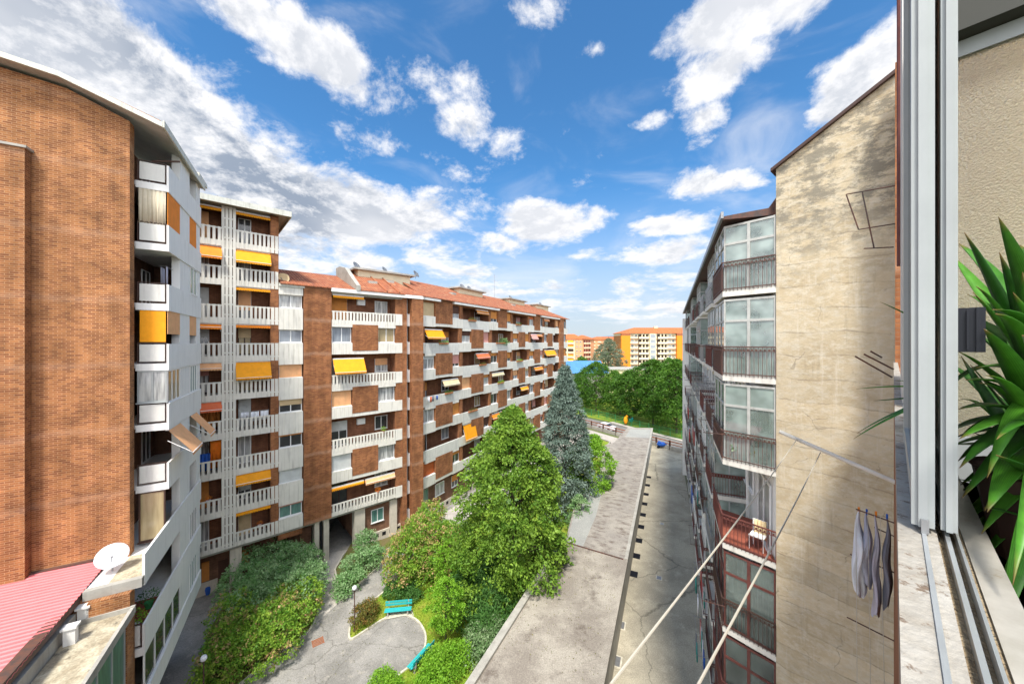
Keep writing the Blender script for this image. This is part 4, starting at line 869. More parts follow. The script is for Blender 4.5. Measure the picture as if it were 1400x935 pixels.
def smooth(pts, n=5):
    out = []
    m = len(pts)
    for i in range(m-1):
        p0,p1,p2,p3 = [Vector(pts[max(0,min(m-1,j))]) for j in (i-1,i,i+1,i+2)]
        for k in range(n):
            t=k/n; out.append(tuple(.5*((2*p1)+(-p0+p2)*t+(2*p0-5*p1+4*p2-p3)*t*t+(-p0+3*p1-3*p2+p3)*t**3)))
    return out+[tuple(pts[-1])]
gp_ = [G(650,640),(3.0,52.0)]
lawn_edge = [G(545,790)]+smooth([G(539,798),G(509,823),G(490,845),G(478,858)],3)+smooth([G(478,858),G(479,874),G(500,862),G(526,846),G(548,840),G(563,844),G(575,854),G(582,871),G(578,893),G(562,910),G(543,925),G(525,945),G(515,990)],5)
gl = [(-2.5,17.0),(2.2,25.7),(4.6,30.5),(6.4,36.3),(11.4,46.1),(17,60),(12,62),(3,50)]
lawn = lawn_edge+[(-8.5,15.5),(-3.0,15.5)]+gl+[G(575,745)]
sheet('lawn', lawn, 0.035, 'lawn'); kerb(lawn_edge)
tri = [G(523,770),G(466,821),G(458,780),G(483,738)]; sheet('planting_bed', tri+[G(520,733)], 0.03, 'soil')
kerb([G(540,755),G(523,770),G(466,821),G(458,779),G(470,757)])
hb = [G(300,960),G(329,935),G(368,904),G(386,890),G(423,862),G(434,838),G(436,815),G(425,775),G(400,768),G(340,790),G(306,826),G(282,870),G(276,905),G(270,960)]
sheet('planting_bed', hb, 0.032, 'soil'); kerb(smooth([G(300,965),G(329,935),G(368,904),G(386,890),G(423,862),G(435,836),G(437,812)],3))
# foundation bed along the long building
sheet('planting_bed', [FAB.p(uA(488),-.4,0)[:2],FAB.p(uA(574),-.2,0)[:2],FAB.p(uA(574),2.2,0)[:2],FAB.p(uA(488),1.0,0)[:2]],0.028,'soil')
cp_near=[FC.p(UC0,.2,0)[:2],FC.p(UC3,.2,0)[:2],FC.p(UC3,4,0)[:2],FC.p(UC0,3,0)[:2]]
sheet('path', cp_near, 0.006, 'path_light')
# ================================================================ garages
gr = root('garage_row', (6,32,0), 'long flat-roofed concrete garage row between the garden and the alley', 'garage')
RB = [(4.43,17.45),(8.75,27.1)]; ex = Vector((.449,1)).normalized(); 
R0 = Vector((4.43,17.45)); RR = lambda t: R0+ex*t
def lerp(a,b,t): return (a[0]+(b[0]-a[0])*t, a[1]+(b[1]-a[1])*t)
jr = RR(11.2); jl = (4.55,30.2)
nearL = [(-3.6,15.0),(-2.13,17.66),(1.94,25.7),jl]
s0 = RR(-4.0)
near = [tuple(s0),tuple(jr),jl]+[nearL[2],nearL[1],nearL[0]]
def slab(name, pts, z0, z1, m, parent, uvd=None, **kw):
    b = MB(); a = sum(pts[i][0]*pts[(i+1) % len(pts)][1]-pts[(i+1) % len(pts)][0]*pts[i][1] for i in range(len(pts)))
    if a < 0: pts = pts[::-1]
    b.prism(pts, z0, z1); 
    if uvd is not None:
        for fi, f in enumerate(b.f): b.uv[fi] = [((b.v[i][0]*uvd.x+b.v[i][1]*uvd.y), (-b.v[i][0]*uvd.y+b.v[i][1]*uvd.x)) for i in f]
    return b.build(name, m, parent, **kw)
slab('wall', near, 0, 2.55, 'concrete', gr); slab('roof', near, 2.55, 2.8, 'garage_roof_near', gr, Vector((ex.y,-ex.x)), label='near weathered roof section')
fl = [jl,(6.35,36.3),(11.4,46.1),(14.6,55.5),(17.2,60),(23.0,70)]; fr_ = [tuple(jr),tuple(RR(58)),]
far = [tuple(jr),tuple(RR(57.6)),(23.0,70.2),(17.6,60.5),(14.5,58),(12.8,50),(11.4,46.1),(6.35,36.3),jl]
slab('wall', far, 0, 2.4, 'concrete', gr); slab('roof', far, 2.4, 2.72, 'garage_roof', gr, Vector((ex.y,-ex.x)), label='far streaky roof section')
# smooth grey repair strip on the left of the far roof
def inset(p, q, t): return lerp(p, q, t)
gs = [inset(jl,jr,.03),inset((6.35,36.3),RR(17),.03),inset((11.4,46.1),RR(28),.03),inset((11.4,46.1),RR(28),.18),inset((6.35,36.3),RR(17),.40),inset(jl,jr,.30)]
slab('roof_patch',[tuple(p) for p in gs],2.715,2.726,'garage_grey',gr)
slab('roof_patch',[tuple(RR(57)),tuple(RR(50)),(RR(50)[0]-4.2,RR(50)[1]+1.0),(23.4,69.6)],2.715,2.727,'garage_grey',gr)
# kerbs of the roof
def rail(pts, w, z0, z1, m, name, parent):
    b = MB(); P = [Vector(p) for p in pts]; n = len(P)
    offs = []
    for i in range(n):
        d = (P[min(i+1,n-1)]-P[max(i-1,0)]).normalized(); offs.append(Vector((-d.y,d.x))*w/2)
    for i in range(n-1):
        q = [P[i]+offs[i],P[i+1]+offs[i+1],P[i+1]-offs[i+1],P[i]-offs[i]]; lo=[(v.x,v.y,z0) for v in q]; hi=[(v.x,v.y,z1) for v in q]
        b.poly(hi[::-1]); b.poly(lo)
        for j in range(4): b.poly([lo[j],lo[(j+1)%4],hi[(j+1)%4],hi[j]])
    return b.build(name, m, parent)
off = Vector((ex.y,-ex.x))
rail([tuple(s0+off*-.05),tuple(jr+off*-.05)],.34,2.78,2.93,'garage_roof_near','roof_kerb',gr); rail([tuple(jr+off*-.04),tuple(RR(57.6)+off*-.04)],.26,2.70,2.83,'concrete','roof_kerb',gr)
rail([(-3.5,15),(-2.05,17.66),(2.02,25.7),(4.55,30.3)],.42,2.6,2.98,'concrete','parapet',gr)
rail([tuple(RR(57.6)),(23.0,70.2)],.2,2.7,2.86,'concrete','roof_kerb',gr); rail([jl,tuple(jr)],.10,2.78,2.86,'dark_iron','roof_joint',gr)
rail([(6.35,36.3),(11.4,46.1)],.12,2.71,2.80,'concrete','roof_kerb',gr)
# ================================================================ alley
fE = lambda t: (7.5+.4134*t-.05*0, 12.5+.9105*t)
AL = [tuple(RR(-8)),tuple(RR(57.6)),(33,63),(27.9,57.5),(8.6,11.4),(5,8)]
sheet('alley', AL, 0.004, 'alley')
for i, t in enumerate([14.2,17,19.8,22.7,25.6,28.6,31.6,34.8,38]):
    c = RR(t)+off*.30; b = MB(); Fg = Fr(c, ex)
    b.box(Fg,-.42,.42,-.30,.30,.0,.012)
    for j in range(7): b.box(Fg,-.40+.12*j,-.36+.12*j,-.29,.29,.0121,.03)
    b.build('alley_grating','black',label=f'dark grating beside the garage wall, {["nearest","second nearest","third nearest","fourth nearest","middle","fourth from the far end","third from the far end","second farthest","farthest"][i]} of the row',cat='grating',group='dark gratings along the garage row')
for (px_,py_,s,lb) in ((848,854,.8,'upper framed metal hatch in the alley by the garage edge'),(841,903,.9,'lower framed metal hatch in the alley near the bottom of the photo'),(905,716,.5,'small drain cover in the middle of the alley'),(901,790,.55,'drain cover on a pale repair patch in the alley')):
    c = G(px_,py_); Fg = Fr(c, ex); t = MB().box(Fg,-s*.5,s*.5,-s*.45,s*.45,0,.03).build('drain_cover','kerb',label=lb,cat='drain cover')
    MB().box(Fg,-s*.4,s*.4,-s*.34,s*.34,.031,.04).build('grille','grey_metal',t)
b = MB(); c = G(434.7,877); Fg = Fr(c,(.8,.6)); 
for i in range(5): b.box(Fg,-.3,.3,-.3+.13*i,-.22+.13*i,0,.012)
b.box(Fg,-.34,-.3,-.34,.34,0,.014).box(Fg,.3,.34,-.34,.34,0,.014)
b.build('drain_grate','rust_beam',label='small rusty drain grate in the courtyard asphalt',cat='drain grate')
# ================================================================ right block
RBk = root('apartment_building', (10,30,0), 'old plastered block on the right with glazed iron balconies and bare cream concrete end wall', 'apartment building')
wr = MB(); e2 = -FR.u
C0 = Vector((8.49,11.29)); FRm = Fr(C0, FR.u); t1 = 45.0
C1 = C0-FR.u*t1; endw = C0+FE.u*4.7
body = [tuple(C0-FE.n*.3), tuple(C0-FR.u*0.4), tuple(C1), (C1.x+11, C1.y-4.5), (endw.x+6,endw.y+5), tuple(endw-FE.n*.35)]
wr.box(FRm,-t1,-.35,-10,-.01,0,24.2); wr.build('wall','white_paint',RBk)
# bare end wall with sloping top
mat('old_render',(0.60,0.47,0.28),0.95,var=.1,bump=.5,bscale=14)
t = M['old_render'].node_tree; b_ = t.nodes['Principled BSDF']; uvn = N(t,'ShaderNodeUVMap'); uvn.uv_map='UVMap'
def nzz(scl, mul, a, b, det=9, ro=.7, dist=0):
    n = N(t,'ShaderNodeTexNoise'); n.inputs['Scale'].default_value=scl; n.inputs['Detail'].default_value=det; n.inputs['Roughness'].default_value=ro; n.inputs['Distortion'].default_value=dist
    t.links.new(vmath(t,'MULTIPLY',uvn.outputs[0],mul),n.inputs['Vector']); r=N(t,'ShaderNodeMapRange',interpolation_type='SMOOTHSTEP'); r.inputs[1].default_value=a; r.inputs[2].default_value=b; t.links.new(n.outputs['Fac'],r.inputs[0]); return r.outputs[0]
su = N(t,'ShaderNodeSeparateXYZ'); t.links.new(uvn.outputs[0],su.inputs[0])
def mixc(f, a, c, blend='MIX'):
    m_ = N(t,'ShaderNodeMixRGB',blend_type=blend)
    if isinstance(f,float): m_.inputs[0].default_value=f
    else: t.links.new(f,m_.inputs[0])
    if isinstance(a,tuple): m_.inputs[1].default_value=(*a,1)
    else: t.links.new(a,m_.inputs[1])
    if isinstance(c,tuple): m_.inputs[2].default_value=(*c,1)
    else: t.links.new(c,m_.inputs[2])
    return m_.outputs[0]
base_ = mixc(nzz(.55,(1,1.3,1),.35,.65,6,.6),(.58,.485,.33),(.48,.385,.245))
base_ = mixc(nzz(3.2,(1,1.5,1),.42,.66,10,.72),base_,(.60,.53,.40))
# lifts of the shuttering: each a slightly different tone, its joint faintly dark
wav = math_(t,'MULTIPLY',nzz(.5,(1,.3,1),.2,.8,8,.6),.22)
zz_ = math_(t,'ADD',math_(t,'MULTIPLY',math_(t,'ADD',su.outputs[1],wav),1.42),math_(t,'MULTIPLY',su.outputs[0],.03))
wn_ = N(t,'ShaderNodeTexWhiteNoise',noise_dimensions='1D'); t.links.new(math_(t,'FLOOR',zz_),wn_.inputs['W'])
base_ = mixc(1.0,base_,math_(t,'MULTIPLY_ADD',wn_.outputs['Value'],.20,.88),'MULTIPLY')
ed = math_(t,'ABSOLUTE',math_(t,'SUBTRACT',math_(t,'FRACT',zz_),.5)); le = N(t,'ShaderNodeMapRange',interpolation_type='SMOOTHSTEP'); t.links.new(ed,le.inputs[0]); le.inputs[1].default_value=.455; le.inputs[2].default_value=.5
base_ = mixc(math_(t,'MULTIPLY',le.outputs[0],math_(t,'MULTIPLY_ADD',nzz(1.4,(1,.5,1),.4,.65),.5,.12)),base_,(.17,.135,.095))
# pale lime drips and grey weathering towards the top
base_ = mixc(math_(t,'MULTIPLY',nzz(1.0,(5,.35,1),.52,.70,7,.7),.45),base_,(.66,.60,.48))
base_ = mixc(math_(t,'MULTIPLY',nzz(1.0,(7,.5,1),.55,.72,7,.7),.30),base_,(.22,.18,.125))
hi_ = N(t,'ShaderNodeMapRange',interpolation_type='SMOOTHSTEP'); t.links.new(math_(t,'ADD',su.outputs[1],math_(t,'MULTIPLY',nzz(1.1,(1,1,1),.3,.7),1.6)),hi_.inputs[0]); hi_.inputs[1].default_value=22.2; hi_.inputs[2].default_value=25.2
base_ = mixc(math_(t,'MULTIPLY',nzz(1.6,(1,1.6,1),.45,.57,12,.78),math_(t,'MULTIPLY_ADD',hi_.outputs[0],.80,.12)),base_,(.23,.205,.155))
base_ = mixc(math_(t,'MULTIPLY',nzz(11,(1,1,1),.6,.72,4),.5),base_,(.28,.23,.16))
# hairline cracks
vc = N(t,'ShaderNodeTexVoronoi',feature='DISTANCE_TO_EDGE'); vc.inputs['Scale'].default_value=.55
nv = N(t,'ShaderNodeTexNoise'); nv.inputs['Scale'].default_value=2.5; nv.inputs['Detail'].default_value=6; t.links.new(uvn.outputs[0],nv.inputs['Vector'])
t.links.new(vmath(t,'ADD',vmath(t,'MULTIPLY',uvn.outputs[0],(1,1.8,1)),vmath(t,'MULTIPLY',nv.outputs['Color'],(.5,.5,0))),vc.inputs['Vector'])
rc = N(t,'ShaderNodeMapRange'); t.links.new(vc.outputs['Distance'],rc.inputs[0]); rc.inputs[1].default_value=.008; rc.inputs[2].default_value=0.; rc.inputs[4].default_value=.6
base_ = mixc(math_(t,'MULTIPLY',rc.outputs[0],nzz(.8,(1,1,1),.48,.6)),base_,(.15,.12,.09))
t.links.new(base_,b_.inputs['Base Color'])
ew = MB(); zr = lambda u: 25.55+u*.58
ue = 4.6
ew.poly([FE.p(0,0,0),FE.p(ue,0,0),FE.p(ue,0,zr(ue)),FE.p(0,0,zr(0))],[(0,0),(ue,0),(ue,zr(ue)),(0,zr(0))])
ew.poly([FE.p(0,-.35,0),FE.p(0,0,0),FE.p(0,0,zr(0)),FE.p(0,-.35,zr(0))],[(-.35,0),(0,0),(0,zr(0)),(-.35,zr(0))])
ew.poly([FE.p(ue,-.35,0),FE.p(0,-.35,0),FE.p(0,-.35,zr(0)),FE.p(ue,-.35,zr(ue))]); ew.poly([FE.p(0,0,zr(0)),FE.p(ue,0,zr(ue)),FE.p(ue,-.35,zr(ue)),FE.p(0,-.35,zr(0))])
ew.build('end_wall','old_render',RBk)
cb = MB(); cb.v=[];  # coping along the slope
for (dz0,dz1,dd0,dd1) in ((.0,.10,-.45,.12),):
    q=[FE.p(-.12,dd1,zr(-.12)+dz0),FE.p(ue,dd1,zr(ue)+dz0),FE.p(ue,dd1,zr(ue)+dz1),FE.p(-.12,dd1,zr(-.12)+dz1)]
    w=[FE.p(-.12,dd0,zr(-.12)+dz0),FE.p(ue,dd0,zr(ue)+dz0),FE.p(ue,dd0,zr(ue)+dz1),FE.p(-.12,dd0,zr(-.12)+dz1)]
    cb.poly(q); cb.poly(w[::-1]); cb.poly([q[3],q[2],w[2],w[3]]); cb.poly([q[1],q[0],w[0],w[1]]); cb.poly([q[0],q[3],w[3],w[0]])
cb.build('coping','brown_frame',RBk)
# roof behind it and eaves over the balconies
rb = MB(); rb.extr(FRm,[(1.45,24.25),(1.45,24.36),(.1,24.45),(-.5,25.4),(-6,27.6),(-10,27.6),(-10,24.2),(0,24.2)],-t1,-.36); rb.build('roof','dark_iron',RBk)
MB().box(FRm,-t1,-.02,1.45,1.53,24.2,24.42).build('gutter','grey_metal',RBk)
# end pilaster at the far end
MB().box(FRm,-t1-1.4,-t1,-3,1.5,0,23.5).build('end_pilaster','white_paint',RBk)
# balconies
ZB = lambda k: FZ(k)-.12
def iron_rail(F, u0, u1, d0, d1, z, parent, m, arches=True, h=1.0):
    """bars on the front (d1) and both short sides"""
    b = MB(); th = .014
    def run(p, q):
        P, Q = Vector(p), Vector(q); L = (Q-P).length; n = max(2, round(L/.115)); dr = (Q-P)/L
        loc = Fr(P, dr)
        b.box(loc,0,L,-.022,.022,z+h-.03,z+h); b.box(loc,0,L,-.016,.016,z+.09,z+.12)
        if arches: b.box(loc,0,L,-.010,.010,z+h-.16,z+h-.135)
        for i in range(n+1): u = L*i/n; b.box(loc,u-th/2,u+th/2,-th/2,th/2,z+.0,z+h-.03)
        if arches:
            for i in range(n): u = L*(i+.5)/n; b.box(loc,u-.03,u+.03,-.012,.012,z+h-.135,z+h-.03)
    run(F.p(u0,d0,0)[:2],F.p(u0,d1,0)[:2]); run(F.p(u0,d1,0)[:2],F.p(u1,d1,0)[:2]); run(F.p(u1,d1,0)[:2],F.p(u1,d0,0)[:2])
    return b.build('railing', m, parent)
rnd = random.Random(21)
# first stack: its near end is skewed to the end wall; outline in plan
P2 = Vector((7.5,12.5)); U_A = 2.9
def first_balcony(k):
    z = ZB(k); kind = {6:'glazed',5:'glazed',4:'glazed',3:'open',2:'brown',1:'teal',0:'brown'}[k]
    pts = [P2, C0, C0-FR.u*U_A, P2-FR.u*U_A]
    b = MB(); b.prism([tuple(p) for p in [pts[0],pts[3],pts[2],pts[1]]][::-1], z-.20, z); bal = b.build('balcony','cream',RBk)
    Fe = Fr(P2, (C0-P2).normalized()); Lg = (C0-P2).length; Fs = FR; m = {6:'brown_iron',5:'brown_iron',4:'dark_iron',3:'red_iron',2:'brown_frame',1:'red_iron',0:'dark_iron'}[k]
    # railing on two sides
    b = MB(); th=.015
    for (F_, a, c) in ((Fe,0.0,Lg),(Fs,-U_A,0.0)):
        n = round((c-a)/.12); b.box(F_,a,c,.0,.045,z+.98,z+1.02); b.box(F_,a,c,.0,.03,z+.05,z+.08); b.box(F_,a,c,.005,.025,z+.85,z+.865)
        for i in range(n+1): u=a+(c-a)*i/n; b.box(F_,u-th/2,u+th/2,.01,.01+th,z-.02,z+.98)
        for i in range(n): u=a+(c-a)*(i+.5)/n; b.box(F_,u-.028,u+.028,.008,.024,z+.866,z+.93)
    b.build('railing',m,bal)
    if kind in ('glazed','brown','teal'):
        fm = 'glazing_grey' if kind=='glazed' else 'red_iron'; gm = 'glass_milky' if kind=='glazed' else 'glass_clear'
        b = MB(); H = FZ(k+1)-.12-.30 if k < 6 else 24.1
        for (F_, a, c, nn) in ((Fe,.03,Lg-.02,2),(Fs,-U_A+.03,-.03,3)):
            b.box(F_,a,c,-.10,-.04,z,z+.07).box(F_,a,c,-.10,-.04,H-.07,H).box(F_,a,c,-.101,-.039,z+(H-z)*.70,z+(H-z)*.70+.08)
            for i in range(nn+1): u=a+(c-a)*i/nn; b.box(F_,max(a,u-.045),min(c,u+.045),-.099,-.041,z+.07,H-.07)
        gf = b.build('glazing_frame',fm,bal); b = MB()
        for (F_, a, c) in ((Fe,.03,Lg-.02),(Fs,-U_A+.03,-.03)): b.box(F_,a,c,-.075,-.068,z+.06,H-.06)
        b.build('pane',gm,gf)
        if kind == 'brown': cloth(Fe,.1,Lg-.1,z+.1,H-.1,-.25,RBk,'striped_grey','curtain',9,.03)
        if kind == 'teal': cloth(Fe,.1,.75,z+.1,H-.1,-.2,RBk,'teal','curtain',5,.04); cloth(Fe,.95,1.4,z+.1,H-.1,-.2,RBk,'teal','curtain',4,.04)
    if kind == 'open': 
        MB().prism([tuple(p) for p in [pts[1],pts[0],pts[3],pts[2]]][::-1], z+.001, z+.03).build('balcony_floor','floor_red',bal)
    # rear window or door in the wall behind
    window(FRm,-2.4,-.5,z+.05,z+2.3,.012,RBk,'dark' if kind!='open' else 'curtain',0,name='balcony_door')
for k in range(7): first_balcony(k)
units = [(5.0,8.2),(9.6,12.4),(13.8,17.2),(18.8,21.6),(23.0,26.6),(28.0,31.0),(32.4,36.0),(37.4,41.0)]
for j, (a, b_e) in enumerate(units):
    for k in range(7):
        z = ZB(k); u0, u1 = -b_e, -a; dp_ = 1.38
        bal = MB().box(FRm,u0,u1,-.0,dp_,z-.18,z).build('balcony','cream',RBk)
        m = rnd.choice(['red_iron','brown_iron','dark_iron','dark_iron','grey_metal','grey_metal'])
        iron_rail(FRm,u0+.03,u1-.03,0,dp_-.03,z,bal,m,arches=j<3)
        if rnd.random() < (.62 if j < 5 else .4):
            H = FZ(k+1)-.12-.2 if k < 6 else 24.15; b = MB(); g_ = MB(); fm = rnd.choice(['white_frame','glazing_grey','alu_frame'])
            for (F_, x0, x1, nn) in ((FRm,u0+.08,u1-.08,4),):
                dd = dp_-.12
                b.box(F_,x0,x1,dd-.05,dd,z,z+.06).box(F_,x0,x1,dd-.05,dd,H-.06,H).box(F_,x0,x1,dd-.051,dd+.001,z+(H-z)*.7,z+(H-z)*.7+.06)
                for i in range(nn+1): u=x0+(x1-x0)*i/nn; b.box(F_,max(x0,u-.035),min(x1,u+.035),dd-.049,dd-.001,z+.06,H-.06)
                b.box(F_,x1-.05,x1,0.01,dd-.06,z,z+.06).box(F_,x1-.05,x1,.01,dd-.06,z+(H-z)*.7,z+(H-z)*.7+.06).box(F_,x1-.05,x1,.6,.66,z+.06,H-.06).box(F_,x1-.05,x1,.01,dd-.06,H-.06,H)
                g_.box(F_,x0,x1,dd-.03,dd-.022,z+.05,H-.05).box(F_,x1-.03,x1-.022,.02,dd-.06,z+.05,H-.05)
            gf = b.build('glazing_frame',fm,bal); g_.build('pane','glass_milky' if rnd.random()<.6 else 'glass_clear',gf)
        if k < 6 or True:
            window(FRm,u0+.5,u1-.7,z+.05,z+2.25,.012,bal,rnd.choice(['dark','curtain','grey']),0,name='balcony_door')
for j in range(8):   # wall windows between the balcony stacks
    a = ([U_A]+[u[1] for u in units])[j]; b_e = [u[0] for u in units][j]
    for k in range(7):
        if b_e-a > 1.3: window(FRm,-b_e+.25,-a-.25,ZB(k)+1.0,ZB(k)+2.3,.012,RBk,rnd.choice(['dark','curtain']),rnd.choice([0,.5,0]),'rib_sh_beige',leaves=1)
for tt in (3.9,9.0,18.0,27.3): MB().tube([FRm.p(-tt,.12,0),FRm.p(-tt,.12,24.2)],.06,8).build('drainpipe','white_paint',RBk)
# washing on racks at the balconies, and pots
def laundry(F, u0, u1, d, ztop, label, cols, n, seed, group='washing hung at the right block', h=(.7,1.1), rackfrom=None):
    r_ = random.Random(seed); x, y, z_ = F.p((u0+u1)/2,d,ztop); t = root('washing_rack',(x,y,ztop),label,'laundry',group)
    b = MB()
    for dd in (d-.14,d+.14): b.tube([F.p(u0,dd,ztop+.02),F.p(u1,dd,ztop+.02)],.010,5)
    for uu in (u0,u1): b.tube([F.p(uu,(rackfrom if rackfrom is not None else d-.5),ztop+.02),F.p(uu,d+.2,ztop+.02)],.012,5)
    b.build('rack','grey_metal',t)
    for i in range(n):
        a = u0+(u1-u0)*(i+.08)/n; c = u0+(u1-u0)*(i+.92)/n
        cloth(F,a,c,ztop-r_.uniform(*h),ztop,d+r_.choice([-.14,.14]),t,r_.choice(cols),'garment',2,.03)
cl = ['white_cloth','red_cloth','blue','coral','pink','lilac','teal','grey_cloth']
laundry(FRm,-8.1,-5.2,1.75,ZB(1)+.85,'coloured washing on the rack of the second balcony stack, low down',cl,9,1)
laundry(FRm,-8.1,-5.4,1.75,ZB(0)+.85,'striped and red washing hanging at the lowest balcony in view',cl,9,2)
laundry(FRm,-12.3,-9.8,1.72,ZB(2)+.8,'teal and white washing beyond the second balcony stack',['teal','white_cloth','blue'],6,3)
laundry(FRm,-17,-14.2,1.72,ZB(3)+.75,'pink washing on a far balcony of the right block',['pink','red_cloth','white_cloth'],6,4)
laundry(FRm,-26,-23.4,1.72,ZB(3)+.75,'reddish washing on a distant balcony of the right block',['red_cloth','coral','white_cloth'],6,5)
for j,(a,c,k) in enumerate(((5.2,8.0,5),(5.2,8.0,3),(9.8,12.2,4),(9.8,12.2,1),(14,17,5),(14,17,2),(19,21.4,4),(19,21.4,3),(23.2,26.4,5),(28.2,30.8,4),(.3,2.6,4),(.3,2.6,2))):
    z=ZB(k)+.95; b=MB()
    for dd in (1.6,1.8,2.0): b.tube([FRm.p(-c,dd,z),FRm.p(-a,dd,z)],.008,5)
    for uu in (-c,-a): b.tube([FRm.p(uu,1.38,z),FRm.p(uu,2.05,z)],.012,5)
    b.build('clothes_rack','dark_iron',RBk)
def pot(x,y,z,r,h,m,plant,label,cat='potted plant',name='potted_plant',pr=None,n=160,group=None,leaf=.09):
    t = root(name,(x,y,z),label,cat,group); MB().lathe((x,y,z),[(.001,0),(r*.72,0),(r,h),(r*1.06,h),(r*.9,h-.02),(.001,h-.03)],14).build('pot',m,t)
    pr = pr or r*1.5; p = rng.normal(size=(n,3)); p/=np.linalg.norm(p,axis=1)[:,None]; p*=rng.uniform(.3,1,n)[:,None]**.5; p=p*[pr,pr,pr*.9]+[x,y,z+h+pr*.7]
    leaf_mesh('foliage',p,leaf,plant,t,rng.uniform(0,1,n))
c = P2.lerp(C0,.62)-FR.u*.25; pot(c.x,c.y,ZB(4),.14,.26,'green_cloth','leaf_olive','green pot with a reddish plant in the third glazed balcony','potted plant')
c = P2.lerp(C0,.28)-FR.u*.25; pot(c.x,c.y,ZB(4),.16,.3,'lilac','leaf_hedge','patterned lilac pot low in the third glazed balcony','potted plant')
# chair with clothes on the open red-floored balcony
c = P2.lerp(C0,.62)-FR.u*.5; F_=Fr(c,(C0-P2).normalized()); z=ZB(3)+.03; ch=root('folding_chair',(c.x,c.y,z),'white folding chair draped with a cloth on the open red balcony','chair')
b=MB(); 
for (uu,dd) in ((0,0),(.4,0),(0,.4),(.4,.4)): b.tube([F_.p(uu,dd-.2,z),F_.p(uu,dd-.2,z+.45)],.014,6)
b.build('leg','white_frame',ch); MB().box(F_,-.02,.42,-.22,.22,z+.45,z+.48).build('seat','white_frame',ch); MB().box(F_,-.02,.42,-.24,-.21,z+.48,z+.9).build('backrest','white_frame',ch)
cloth(F_,.05,.4,z+.3,z+.93,-.12,None,'beige','towel',3,.03,label='beige towel thrown over the folding chair on the red balcony',cat='towel')
# ================================================================ this building: wall, sill, sliding window
OW = root('apartment_building', (3,3,0), 'the wall and window opening the view is taken from, at the right edge', 'building')
U_ = lambda u: -u
wo_ = MB(); wo_.box(FW,U_(13.45),U_(12.85),-.6,-.035,0,26.9); wo_.box(FW,U_(12.84),U_(-1.5),-.6,-.012,0,19.38); wo_.build('wall','brick',OW)
MB().box(FW,U_(5.2),U_(4.3),-.45,-.05,19.5,30).build('wall_jamb','cream_panel',OW)
sillz = EYE-.5
MB().box(FW,U_(13.4),U_(-.6),-.078,-.008,19.384,sillz-.004).build('outer_sill','white_sill' if 'white_sill' in M else 'marble',OW)
MB().box(FW,U_(4.28),U_(-.6),-.125,-.0785,19.384,sillz-.024).build('track_bed','wood_old' if 'wood_old' in M else 'stained',OW)
for dd in (-.0555,-.0955):
    MB().box(FW,U_(4.2),U_(-.6),dd-.0035,dd+.0045,sillz-.026,sillz).build('track_rail','alu',OW)
MB().box(FW,U_(4.2),U_(-.6),-.115,-.110,sillz-.026,sillz+.002).build('track_edge','alu',OW)
MB().box(FW,U_(4.28),U_(-.6),-.172,-.1255,sillz-.06,sillz-.018).build('inner_sill','marble',OW)
MB().box(FW,U_(7.0),U_(4.29),-.60,-.16,19.39,22.5).build('loggia_wall','curtain_cream',OW)
def sash(d0, d1, u0, u1, name, label=None):
    b = MB(); z0, z1 = sillz+.012, EYE+2.2; dm=(d0+d1)/2
    w = .05
    b.box(FW,U_(u0+w),U_(u0),d0,d1,z0,z1); b.box(FW,U_(u1),U_(u1-w),d0+.002,d1-.002,z0,z1); b.box(FW,U_(u1-w),U_(u0+w),d0+.004,d1-.004,z0,z0+.07); b.box(FW,U_(u1-w),U_(u0+w),d0+.004,d1-.004,z1-.07,z1)
    b.box(FW,U_(u0+.001),U_(u0-.008),d0+(d1-d0)*.30,d1-(d1-d0)*.30,z0,z1)
    o = b.build(name,'alu_frame',OW,label=label,bevel=.0025); MB().box(FW,U_(u1-w),U_(u0+w),dm-.004,dm+.004,z0+.07,z1-.07).build('pane','glass_sash',o); return o
s1_ = sash(-.074,-.033,1.43,2.62,'sliding_sash','outer aluminium sash'); s2_ = sash(-.112,-.084,1.44,2.60,'sliding_sash','inner aluminium sash')
MB().box(FW,U_(1.425),U_(1.412),-.0635,-.050,sillz+.0,sillz+.035).build('roller_cap','grey_metal',s1_)
MB().box(FW,U_(1.56),U_(1.475),-.158,-.115,EYE-.026,EYE+.088).box(FW,U_(1.474),U_(1.469),-.150,-.143,EYE-.026,EYE+.088).box(FW,U_(1.474),U_(1.468),-.132,-.128,EYE-.02,EYE+.082).build('latch_box','black',s2_,bevel=.003)
# frosted pane of the loggia
Fp = Fr(FW.p(U_(2.55),-.13,0)[:2], (FW.n*-1))
m = bpy.data.materials.new('frosted'); m.use_nodes=True; t=m.node_tree; bb=t.nodes['Principled BSDF']; bb.inputs['Transmission Weight'].default_value=.85; bb.inputs['Roughness'].default_value=.30; bb.inputs['Base Color'].default_value=(.92,.90,.74,1); bb.inputs['IOR'].default_value=1.3
nn=N(t,'ShaderNodeTexNoise'); nn.inputs['Scale'].default_value=130; nn.inputs['Detail'].default_value=3; gg=N(t,'ShaderNodeNewGeometry'); t.links.new(gg.outputs['Position'],nn.inputs['Vector']); bp=N(t,'ShaderNodeBump'); bp.inputs['Distance'].default_value=.018; t.links.new(nn.outputs['Fac'],bp.inputs['Height']); t.links.new(bp.outputs[0],bb.inputs['Normal']); M['frosted']=m
fp = MB(); fp.box(Fp,0,1.6,-.02,.02,sillz-.5,sillz+.08).box(Fp,0,1.6,-.02,.02,EYE+1.27,EYE+1.34).box(Fp,0,.04,-.019,.019,sillz+.08,EYE+1.27); fpo = fp.build('loggia_screen','alu_frame',OW)
MB().box(Fp,.03,1.6,-.004,.004,sillz+.08,EYE+1.272).build('frosted_pane','frosted',fpo)
